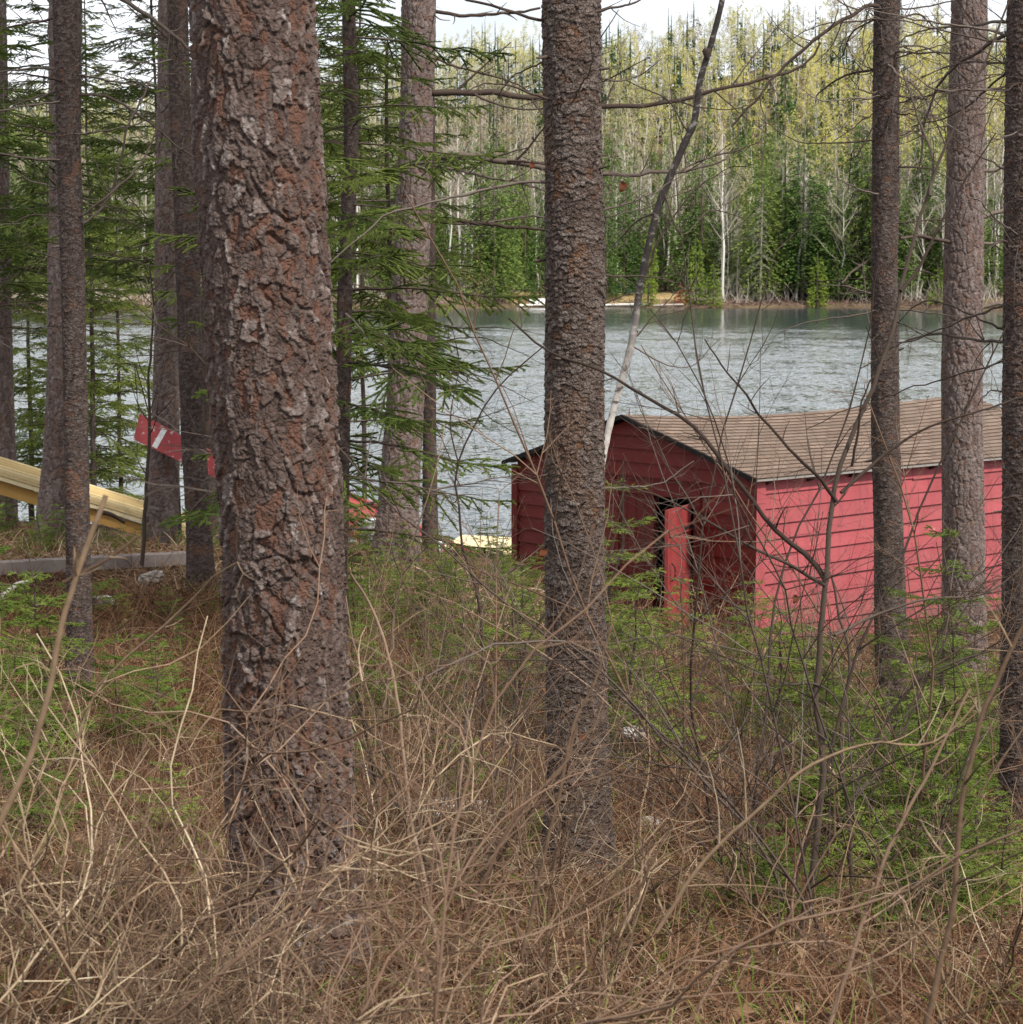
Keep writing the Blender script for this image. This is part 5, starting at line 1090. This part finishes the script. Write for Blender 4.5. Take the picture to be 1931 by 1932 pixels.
# dock
c00, c10, c11, c01 = P(832, 1032, 34.2), P(1010, 1046, 33.4), P(1010, 1016, 35.8), P(872, 1009, 36.6)
e = empty('dock', (c00[0], c00[1], 0), 'pale yellow plank dock on the water beside the boathouse', 'dock')
b = MB(); b2 = MB(); ndk = 9
for q in range(ndk):
    f0, f1 = q / ndk + .004, (q + 1) / ndk - .004; v = [c00 + (c10 - c00) * f0, c00 + (c10 - c00) * f1, c01 + (c11 - c01) * f1, c01 + (c11 - c01) * f0]
    b.hexa([p - BZ * .04 for p in v] + v, 0, rng.uniform(.55, 1))
b.build('deck_planks', M['yellow'], e)
v = [c00 + (c10 - c00) * .01, c00 + (c10 - c00) * .99, c10 * .97 + c11 * .03, c00 * .97 + c01 * .03]; b2.hexa([p - BZ * .24 for p in v] + [p - BZ * .042 for p in v]); b2.build('side_beam', M['inside'], e)
for f in (.1, .9):
    p = c01 + (c11 - c01) * f; b = MB(); b.box((p[0], p[1] - .1, .0), .06, .06, max(.05, p[2] - .05)); b.build('post', M['greywood'], e)
# dead leaves caught on twigs
def dead_leaf(px, py, d, s, label, seed):
    rg = np.random.default_rng(seed); c = P(px, py, d); V = []; nn = 9
    for i in range(nn):
        t = i / (nn - 1); w = s * .38 * math.sin(math.pi * (t * .9 + .05)) ** .8
        for sg in (-1, 0, 1): V.append(c + np.array([sg * w + .15 * s * math.sin(t * 4), -abs(sg) * w * .5 + .01 * math.sin(t * 6), -t * s + s * .5]))
    Q = [(i * 3 + j, i * 3 + j + 1, i * 3 + j + 4, i * 3 + j + 3) for i in range(nn - 1) for j in (0, 1)]
    b = MB(); b.add(V, Q, 0, True, .3); tag(b.build('dead_leaf', M['deadleaf']), label, 'leaf')
M['deadleaf'] = leaf_mat('orange_dead_leaf', [(0, (.085, .030, .015)), (1, (.24, .075, .028))], .4)
dead_leaf(1174, 352, 7.9, .040, 'orange dead leaf hanging on a twig right of the scaly trunk, before the far woods', 1)
dead_leaf(1003, 312, 17.6, .06, 'brown dead leaf on the middle limb of the leaning pine', 2)
dead_leaf(1024, 1042, 7.15, .035, 'curled brown dead leaf at the flank of the scaly trunk', 3)
dead_leaf(1098, 1390, 7.1, .035, 'twisted tan dead leaf in front of the scaly trunk foot', 4)
dead_leaf(1500, 1130, 12, .05, 'tiny rusty dead leaf before the pink wall', 5)

# ------------------------------------------------------------------ far shore and hillside woods
M['farneedle'] = leaf_mat('far_conifer_foliage', [(0, (.026, .060, .020)), (.3, (.060, .115, .028)), (.6, (.13, .185, .042)), (1, (.26, .29, .075))], .15, .45)
M['farlime'] = leaf_mat('far_cedar_foliage', [(0, (.11, .18, .03)), (1, (.30, .38, .06))], .25, .2)
M['bud'] = leaf_mat('spring_bud_haze', [(0, (.26, .21, .15)), (.45, (.33, .29, .17)), (.7, (.42, .44, .13)), (1, (.58, .55, .13))], .35, .75)
M['fartrunk'] = wood_mat('far_pale_trunks', [(0, (.30, .26, .22)), (.5, (.55, .51, .46)), (1, (.80, .77, .72))], .9, 1.2)
M['fartwig'] = wood_mat('far_grey_twigs', [(0, (.20, .165, .14)), (.5, (.36, .31, .265)), (1, (.54, .49, .43))], .9, 1)
M['fardark'] = wood_mat('far_brown_trunks', [(0, (.07, .05, .04)), (1, (.20, .16, .13))], .9, 2)
M['deadtwig'] = wood_mat('lichen_grey_dead_boughs', [(0, (.20, .20, .13)), (1, (.40, .40, .28))], .9, 2)

def far_conifer(seed, H, Rb, n_tri, shape=.9, ragged=.25, sz=.30, droop=.35, z0=.06):
    rng = np.random.default_rng(seed); nb = int(n_tri / 11)
    zf = z0 + (1 - z0) * (1 - np.sqrt(1 - rng.random(nb) * .985)); lev = np.round(zf * H / .55) * .55 / H; zf = np.where(rng.random(nb) < .6, lev, zf) + rng.normal(0, .006, nb)
    zf = np.clip(zf, z0, .985); az = rng.uniform(0, 2 * math.pi, nb)
    gap = vnoise(az / 6.283 * 7, zf * 9, 7, seed); L = Rb * (1 - zf) ** shape * (.55 + .45 * np.minimum(1, (zf - z0) / .12 + .3)) * (1 - ragged + 2 * ragged * gap) + .12
    TT, tt = [], []
    for m_ in range(11):
        f = rng.uniform(.25, 1.0, nb); r = L * f; a = az + rng.normal(0, .16, nb) * (1.1 - f)
        c = np.stack([np.cos(a) * r, np.sin(a) * r, zf * H - droop * r * f + rng.normal(0, .06, nb)], -1)
        s = sz * (.45 + .75 * rng.random(nb)) * np.clip(L / Rb + .35, .35, 1)
        out = np.stack([np.cos(a), np.sin(a), np.full(nb, -.25)], -1); sd = norm(np.cross(out, rng.normal(0, 1, (nb, 3)))); sd[:, 2] *= .5
        TT.append(np.stack([c - sd * s[:, None] * .45, c + sd * s[:, None] * .45, c + out * s[:, None] * .9], 1)); tt.append(.12 + .65 * f * rng.uniform(.6, 1.1, nb) + .1 * (gap - .5))
    T = np.concatenate(TT); t = np.clip(np.concatenate(tt), 0, 1)
    return T, t
def cone_trunk(H, r, bend, rng, n=8):
    s = np.linspace(0, 1, n); w = np.cumsum(rng.normal(0, bend, (n, 2)), axis=0)
    return np.stack([w[:, 0], w[:, 1], s * H - .4], -1), r * (1 - s) + .02
def far_birch(seed, H, spread, nbr, nbud, tw=.035, r=.10, bend=.12):
    rng = np.random.default_rng(seed); p, rr = cone_trunk(H, r, bend, rng, 10); polys = [(p, rr)]; tw_ = []; ends = []
    for q in range(nbr):
        f = rng.uniform(.35, .97); i = min(8, int(f * 9)); a = rng.uniform(0, 6.28); L = spread * (1.25 - f) * rng.uniform(.6, 1.2) + .4
        d = norm(np.array([math.cos(a), math.sin(a), rng.uniform(.5, 1.6)])); s = np.linspace(0, 1, 6)[:, None]
        b = p[i] + (p[i + 1] - p[i]) * (f * 9 - i) + d * L * s + np.array([0, 0, .25]) * L * s * s; tw_.append((b, np.linspace(.028 + .03 * (1 - f), .012, 6)))
        for k in range(5):
            j = rng.integers(1, 6); d2 = norm(d + rng.normal(0, .6, 3) + np.array([0, 0, .3])); l2 = L * rng.uniform(.2, .5); e_ = np.array([b[j] + d2 * l2 * t for t in np.linspace(0, 1, 6)]); tw_.append((e_, np.linspace(.014, .006, 6))); ends.append(e_[2:])
        ends.append(b[3:])
    E = np.concatenate(ends); c = E[rng.integers(0, len(E), nbud)] + rng.normal(0, .16, (nbud, 3)); s = tw * rng.uniform(.6, 1.6, (nbud, 1)); a1 = norm(rng.normal(0, 1, (nbud, 3))); a2 = norm(rng.normal(0, 1, (nbud, 3)))
    return polys, tw_, np.stack([c, c + a1 * s * 1.6, c + a2 * s * 1.6], 1), np.clip(rng.normal(.5, .2, nbud), 0, 1)
def dead_spruce(seed, H, Rb):
    rng = np.random.default_rng(seed); p, rr = cone_trunk(H, .13, .05, rng); tw_ = []
    for q in range(110):
        f = rng.uniform(.08, .97); a = rng.uniform(0, 6.28); L = Rb * (1 - f) ** .7 * rng.uniform(.5, 1.1) + .2; s = np.linspace(0, 1, 6)[:, None]; d = np.array([math.cos(a), math.sin(a), -.1])
        b = np.array([0, 0, f * H]) + d * L * s + np.array([0, 0, -.35]) * L * s * s; tw_.append((b, np.linspace(.03, .01, 6)))
        for k in range(4):
            j = rng.integers(1, 6); d2 = norm(d + rng.normal(0, .7, 3)); e_ = np.array([b[j] + d2 * .5 * t for t in np.linspace(0, 1, 6)]); tw_.append((e_, np.linspace(.018, .008, 6)))
    return [(p, rr)], tw_
def core_cone(H, Rb, seed, z0=.1, shape=.9):
    rg = np.random.default_rng(seed); T = []
    for k in range(16):
        z = H * (z0 + (1 - z0) * k / 16); r = Rb * .20 * (1 - k / 16) ** shape + .04; m_ = 7; a = rg.uniform(0, 6.28) + np.arange(m_) / m_ * 6.283; rr = r * rg.uniform(.5, 1.15, m_)
        ring = np.stack([np.cos(a) * rr, np.sin(a) * rr, z + rg.normal(-.1, .12, m_)], -1); ap = np.array([0, 0, min(H, z + H * .11 + .3)])
        T += [np.array([ring[i], ring[(i + 1) % m_], ap]) for i in range(m_)]
    return np.array(T), np.clip(rg.normal(.05, .05, len(T)), 0, 1)
def mesh_conifer(seed, H, Rb, n, mt, **kw):
    T, t = far_conifer(seed, H, Rb, n, **kw); c = MB(); c.tris(T, 0, t); rg = np.random.default_rng(seed); p, r = cone_trunk(H, .11 + H * .004, .03, rg); tm = MB(); tm.add(*tubes([p], [r], 6), 0, True, .5)
    return [('trunk', tm.mesh('far_conifer_trunk', [M['fardark']])), ('crown', c.mesh('far_conifer_crown', [M[mt]]))]
def mesh_birch(seed, H, spread, nbr, nbud, **kw):
    po, tw_, T, t = far_birch(seed, H, spread, nbr, nbud, **kw); tm = MB(); polys_to(tm, po, 6, 0, .7); c = MB(); polys_to(c, tw_, 3, 0, .5, False, np.random.default_rng(seed)); c.tris(T, 1, t)
    return [('trunk', tm.mesh('far_birch_trunk', [M['fartrunk']])), ('crown', c.mesh('far_birch_crown', [M['fartwig'], M['bud']]))]
CON = [mesh_conifer(500 + i, 15, rb, 6500, 'farneedle', shape=sh, ragged=rg_) for i, (rb, sh, rg_) in enumerate([(3.3, .8, .35), (2.8, .75, .45), (3.9, .85, .4), (2.3, .7, .45), (3.1, .95, .35), (2.0, .75, .4)])]
BIG = mesh_conifer(520, 21, 4.6, 11000, 'farneedle', shape=.62, ragged=.42, sz=.42, droop=.2, z0=.08)
CED = [mesh_conifer(530 + i, 8, 1.5, 3200, 'farlime', shape=.7, ragged=.25, sz=.24, z0=.0) for i in range(2)]
BIR = [mesh_birch(540 + i, h, sp_, 26, nb_, bend=bd) for i, (h, sp_, nb_, bd) in enumerate([(14, 3.2, 900, .12), (13, 2.6, 700, .2), (15, 2.4, 500, .1), (12, 3.4, 1300, .25), (13, 2.2, 150, .15)])]
po, tw_ = dead_spruce(560, 14, 2.4); a = MB(); polys_to(a, po, 6, 0, .5); c = MB(); polys_to(c, tw_, 3, 0, .5, False, rng)
DEADS = [('trunk', a.mesh('dead_spruce_trunk', [M['fartwig']])), ('crown', c.mesh('dead_spruce_boughs', [M['deadtwig']]))]
def hz(x, y): return float(hill(np.array([x]), np.array([y]))[0])
def put(name, parts, x, y, sc, rz, label, cat, group=None, lean=(0, 0)):
    e = empty(name, (x, y, hz(x, y) - .1), label, cat, group); e.rotation_euler = (lean[0], lean[1], rz); e.scale = sc if isinstance(sc, tuple) else (sc, sc, sc)
    for nm, me in parts:
        o = bpy.data.objects.new(nm, me); COL.objects.link(o); o.parent = e
    return e
def at_px(px, y): return (px - CX) / F * y
# single far trees
big_y = 256
put('spruce_tree', BIG, at_px(1510, big_y), big_y, 1.0, .4, 'biggest bushy dark spruce on the far shore', 'tree')
for px, y, s, lab in ((1312, 251, (1.0, 1.0, 1.15), 'lime green cedar at the far waterline, tallest of its kind'), (1345, 250, (.8, .8, .72), 'shorter lime cedar touching the tallest one'), (1540, 249, (.95, .95, .85), 'bright lime cedar dipping over the water before the biggest spruce'),
                      (1222, 250, (.8, .8, .8), 'lime cedar behind the leaning birch'), (1766, 233, (.9, .9, .6), 'small yellowish cedar beside the grey pine'), (1225, 262, (.8, .8, 1.6), 'tall narrow cedar rising above the green tarp')):
    x = at_px(px, y); y2 = max(y, float(shore(x)) + .8); put('cedar_tree', CED[px % 2], at_px(px, y2), y2, s, px, lab, 'tree')
for px, y, s, i in ((1175, 262, 1.15, 0), (1290, 268, 1.0, 1), (1255, 272, 1.1, 4), (1400, 262, .8, 1), (1445, 270, 1.25, 3), (1360, 264, .85, 5), (1590, 264, .95, 0), (1610, 270, 1.2, 1), (1740, 258, 1.0, 2), (1870, 246, 1.0, 0), (1765, 262, .8, 4), (1900, 250, .8, 1), (1330, 275, 1.1, 3)):
    x = at_px(px, y); put('spruce_tree', CON[i], x, max(y, float(shore(x)) + 2), s, px, 'dark green spruce in the front row of the far shore', 'tree', 'front row spruces of the far shore')
for k, (px, y, s, ln) in enumerate(((1578, 259, .95, .07), (1632, 256, .85, -.12), (1555, 268, 1.2, .02), (1375, 262, 1.0, -.05), (1475, 258, 1.25, .03), (1425, 258, .95, 0), (1165, 270, 1.1, .05), (1712, 262, 1.0, .02), (1205, 280, 1.2, -.04))):
    x = at_px(px, y); put('birch_tree', BIR[(4, 2, 1)[k % 3]], x, y, s, px, 'white stemmed birch in the front row of the far shore', 'tree', 'front row birches of the far shore', (0, ln))
for px, y, s in ((1432, 254, .95), (1590, 257, .8), (1640, 262, .9), (1660, 255, .8), (1390, 256, .7), (1720, 256, .8), (1360, 254, .6)):
    x = at_px(px, y); put('dead_spruce', DEADS, x, max(y, float(shore(x)) + 1.5), s, px, 'grey lichened half dead spruce on the far shore', 'tree', 'half dead spruces of the far shore')
_rg = np.random.default_rng(88)
for k in range(26):
    px = _rg.uniform(960, 1920) if k % 4 else _rg.uniform(0, 950); y = _rg.uniform(256, 285); x = at_px(px, y); y = max(y, float(shore(x)) + 4)
    if 1000 < px < 1290: y += 18
    w_ = _rg.uniform(.9, 1.35); put('spruce_tree', CON[_rg.integers(5)], x, y, (w_, w_, _rg.uniform(.75, 1.3)), px, 'full bodied mid green spruce just behind the front row of the far shore', 'tree', 'full bodied spruces of the far shore')
# rest of the woods: nearest as trees of their own, the rest as one mass
rng = np.random.default_rng(2024); cand = []
while len(cand) < 2500:
    y = 252 + 340 * rng.random() ** 1.05; x = rng.uniform(-.27, .27) * y; t = y - float(shore(x)); px = CX + F * x / y
    if t < 4: continue
    if 960 < px < 1290 and t < 22: continue                     # grassy clearing
    z = hz(x, y); pc = .22 + .38 * math.exp(-(t / 36) ** 2) + .26 * (t > 235)
    yel = vnoise(np.array([x * .02 + 40]), np.array([y * .012]), 10 ** 6, 5)[0]
    cand.append((y, x, rng.random() < pc, yel))
cand.sort()
nC = nB = 0; lo = MB()
lowC = [far_conifer(600 + i, 13, rb, 750, sz=.50, shape=.85, ragged=.35) for i, rb in enumerate((2.4, 1.8, 2.8, 1.5))]
lowC = [(np.concatenate([T, core_cone(14, rb, i)[0]]), np.concatenate([t, core_cone(14, rb, i)[1]])) for i, ((T, t), rb) in enumerate(zip(lowC, (1.7, 1.2, 1.9, 1.0)))]
lowB = []
for i in range(4):
    po, tw_, T, t = far_birch(620 + i, 13, 2.6, 11, 420, tw=.10, bend=.14, r=.06); lowB.append((po, [q for k, q in enumerate(tw_) if k % 2 == 0], T, t))
accT, acct, accm = {0: [], 1: []}, {0: [], 1: []}, None
trP = []; twP = []
for y, x, con, yel in cand:
    s = rng.uniform(.8, 1.5); a = rng.uniform(0, 6.28)
    if con and nC < 270:
        put('spruce_tree', CON[rng.integers(len(CON))], x, y, (s * .9, s * .9, s * rng.uniform(.85, 1.2)), a, 'dark pointed spruce on the far hillside', 'tree', 'spruces of the far hillside'); nC += 1
    elif not con and nB < 270:
        put('birch_tree', BIR[rng.integers(len(BIR))], x, y, s, a, 'bare pale birch with budding twigs on the far hillside', 'tree', 'birches of the far hillside', (0, rng.normal(0, .05))); nB += 1
    else:
        off = np.array([x, y, hz(x, y)]); R = rotz(a)
        if con:
            T, t = lowC[rng.integers(4)]; accT[0].append(T @ R.T * np.array([s, s, s * rng.uniform(.75, 1.05)]) + off); acct[0].append(np.clip(t * .5 + rng.uniform(0, .35), 0, 1))
        else:
            po, tw_, T, t = lowB[rng.integers(4)]; accT[1].append(T @ R.T * s + off); acct[1].append(np.clip(t * .25 + .75 * np.clip(yel + rng.normal(0, .15), 0, 1), 0, 1))
            trP += [(p @ R.T * s + off, r) for p, r in po]; twP += [(p @ R.T * s + off, r * 1.6) for p, r in tw_]
for nm, k, mt in (('distant_conifers', 0, 'farneedle'),):
    lo.tris(np.concatenate(accT[0]), 0, np.concatenate(acct[0])); lo.tris(np.concatenate(accT[1]), 1, np.concatenate(acct[1]))
polys_to(lo, trP, 4, 2, .5, True, rng); polys_to(lo, twP, 3, 3, .5, False, rng)
M['farneedle2'] = leaf_mat('distant_conifer_foliage', [(0, (.018, .045, .018)), (.4, (.038, .078, .026)), (1, (.10, .14, .045))], .15)
M['bud2'] = leaf_mat('distant_bud_haze', [(0, (.30, .24, .18)), (.4, (.36, .31, .19)), (.6, (.44, .44, .15)), (1, (.66, .58, .12))], .35)
tag(lo.build('distant_woods', [M['farneedle2'], M['bud2'], M['fartrunk'], M['fartwig']]), 'mixed spruce and budding birch woods covering the upper hillside', None, None, 'stuff')
print('far tris', len(lo.f), nC, nB)
# waterline brush
n = 3500; x = rng.uniform(-75, 75, n); t = rng.uniform(-.2, 3.5, n); y = shore(x) + t; p = np.stack([x, y, hill(x, y) - .1], -1); d = norm(np.stack([rng.normal(0, .8, n), rng.normal(-.2, .5, n), rng.uniform(.2, 1.2, n)], -1)); L = rng.uniform(.4, 1.5, n)
Pt = np.stack([p + d * (L * s)[:, None] + np.stack([0 * L, 0 * L, -.3 * L * s * s], -1) for s in np.linspace(0, 1, 4)], 1); b = MB(); v, q = tubes(Pt, np.broadcast_to(np.array([.03, .025, .02, .01]), (n, 4)), 3)
M['brush'] = wood_mat('purplish_shore_twigs', [(0, (.10, .05, .045)), (.5, (.22, .13, .115)), (1, (.36, .27, .23))], .9, 1)
b.add(v, q, 0, False, np.repeat(rng.uniform(0, 1, n), 12)); tag(b.build('shore_brush', M['brush']), 'low purplish brush along the far waterline', None, None, 'stuff')
# understorey scrub
n = 9000; x = rng.uniform(-80, 80, n); t = 3 + 60 * rng.random(n) ** 1.5; y = shore(x) + t; k = ~((CX + F * x / y > 960) & (CX + F * x / y < 1290) & (t < 20)); x, y = x[k], y[k]; n = len(x)
p = np.stack([x, y, hill(x, y) - .1], -1); d = norm(np.stack([rng.normal(0, .5, n), rng.normal(0, .5, n), rng.uniform(.5, 1.2, n)], -1)); L = rng.uniform(.8, 3.2, n)
Pt = np.stack([p + d * (L * s)[:, None] + rng.normal(0, .12, (n, 3)) * s for s in np.linspace(0, 1, 4)], 1); b = MB(); v, q = tubes(Pt, np.broadcast_to(np.array([.035, .028, .02, .01]), (n, 4)), 3)
b.add(v, q, 0, False, np.repeat(rng.uniform(0, 1, n), 12)); tag(b.build('bare_scrub', M['fartwig']), 'grey leafless scrub under the far trees', None, None, 'stuff')
# things on the far shore
M['meadow'] = leaf_mat('dry_meadow', [(0, (.22, .14, .07)), (1, (.38, .29, .13))], 0)
xs_, ys_ = np.linspace(.3, 21, 40), np.linspace(0, 1, 16)
X, T_ = np.meshgrid(xs_, ys_); Y = shore(X) + .9 + T_ * (16 + 3 * np.sin(X)); Z = hill(X, Y) + .05 + .10 * (vnoise(X + 90, Y, 10 ** 6, 4) - .3) * np.sin(np.pi * T_) ** .5
V = np.stack([X, Y, Z], -1).reshape(-1, 3); i = (np.arange(15)[:, None] * 40 + np.arange(39)[None, :]).ravel(); b = MB(); b.add(V, np.stack([i, i + 1, i + 41, i + 40], -1), 0, True, np.random.default_rng(1).uniform(0, 1, len(V)))
b.build('meadow', M['meadow'])['kind'] = 'structure'
x0 = at_px(1182, 262); z0_ = hz(x0, 262) + .9; V = []; ns = 22
for i in range(ns):
    for j in range(8):
        s = i / (ns - 1); q = j / 7; xx = x0 - 2.6 + 5.4 * s; V.append((xx, 262 + 2.2 * q, z0_ + .45 * math.sin(q * math.pi) - .5 * (1 - q) * (q < .3) - .22 * math.sin(s * math.pi) + .09 * math.sin(s * 23) - (.3 * (1 - math.sin(math.pi * s) ** .3))))
b = MB(); b.add(V, [(i * 8 + j, (i + 1) * 8 + j, (i + 1) * 8 + j + 1, i * 8 + j + 1) for i in range(ns - 1) for j in range(7)], 0, True, .5); e = empty('tarp_shelter', (x0, 262, hz(x0, 262)), 'dark green tarp strung low between trees on far shore', 'tarp'); b.build('tarp', M['tarp'], e)
for sx in (-2.4, 2.6):
    b = MB(); b.box((x0 + sx, 263, hz(x0, 262) + .4), .05, .05, .7); b.build('pole', M['fardark'], e)
# white boat drawn up
xb = at_px(1030, 250); yb_ = float(shore(xb)) + 1.2; V = []; ns = 16
for i in range(ns):
    s = i / (ns - 1); w = .62 * max(.06, math.sin(math.pi * (s * .86 + .07)) ** .55)
    for j in range(9):
        a = math.pi * j / 8; V.append((xb - 1.9 + 4.0 * s, yb_ + math.cos(a) * w, hz(xb, yb_) + .12 + .62 * math.sin(a) ** .7 * (.85 + .15 * math.sin(math.pi * s))))
b = MB(); b.add(V, [(i * 9 + j, (i + 1) * 9 + j, (i + 1) * 9 + j + 1, i * 9 + j + 1) for i in range(ns - 1) for j in range(8)], 0, True, .5); e = empty('upturned_boat', (xb, yb_, hz(xb, yb_)), 'white boat drawn up on far shore left of scaly trunk', 'boat'); b.build('hull', M['white'], e)
b = MB(); b.box((xb + .1, yb_ - .2, hz(xb, yb_) + .06), 2.1, .55, .05); b.build('gunwale', M['greywood'], e)
def far_log(p0, p1, r, label, m_='fartrunk'):
    x1, x2 = at_px(p0, 249), at_px(p1, 249); y1, y2 = float(shore(x1)) + .3, float(shore(x2)) + .6; q = [np.array([x1, y1, .22]), np.array([(x1 + x2) / 2, (y1 + y2) / 2, .32]), np.array([x2, y2, .38])]
    b = MB(); v, f = tubes([resample(q, 10)], [np.full(10, r)], 8); b.add(v, f, 0, True, .9); b.add(v[:8], [tuple(range(8))[::-1]]); b.add(v[-8:], [tuple(range(8))]); tag(b.build('driftwood_log', M[m_]), label, 'log')
far_log(975, 1075, .14, 'whitish driftwood log at far waterline below white boat'); far_log(1136, 1225, .15, 'whitish driftwood log at far waterline right of scaly trunk'); far_log(1235, 1290, .12, 'grey driftwood log before the lime cedars', 'fartwig')
M['rust'] = wood_mat('rusty_brown_foliage', [(0, (.20, .06, .03)), (1, (.42, .17, .09))], .9, 3)
T, t = far_conifer(700, 3.2, 1.3, 700, sz=.3, z0=.1); b = MB(); xr = at_px(1287, 252); yr = float(shore(xr)) + 2; b.tris(T + np.array([xr, yr, hz(xr, yr)]), 0, t); tag(b.build('rusty_shrub', M['rust']), 'rusty brown dead shrub beside the tallest lime cedar', 'shrub')
for px in (1148, 1020):
    y = 253; x = at_px(px, y); y = max(y, float(shore(x)) + 4); put('spruce_tree', CON[0 if px > 1100 else 4], x, y, (.8, .8, 1.0), px, 'spruce with bare lower trunk on the clearing, ' + ('right of the scaly trunk' if px > 1100 else 'behind the white boat'), 'tree')
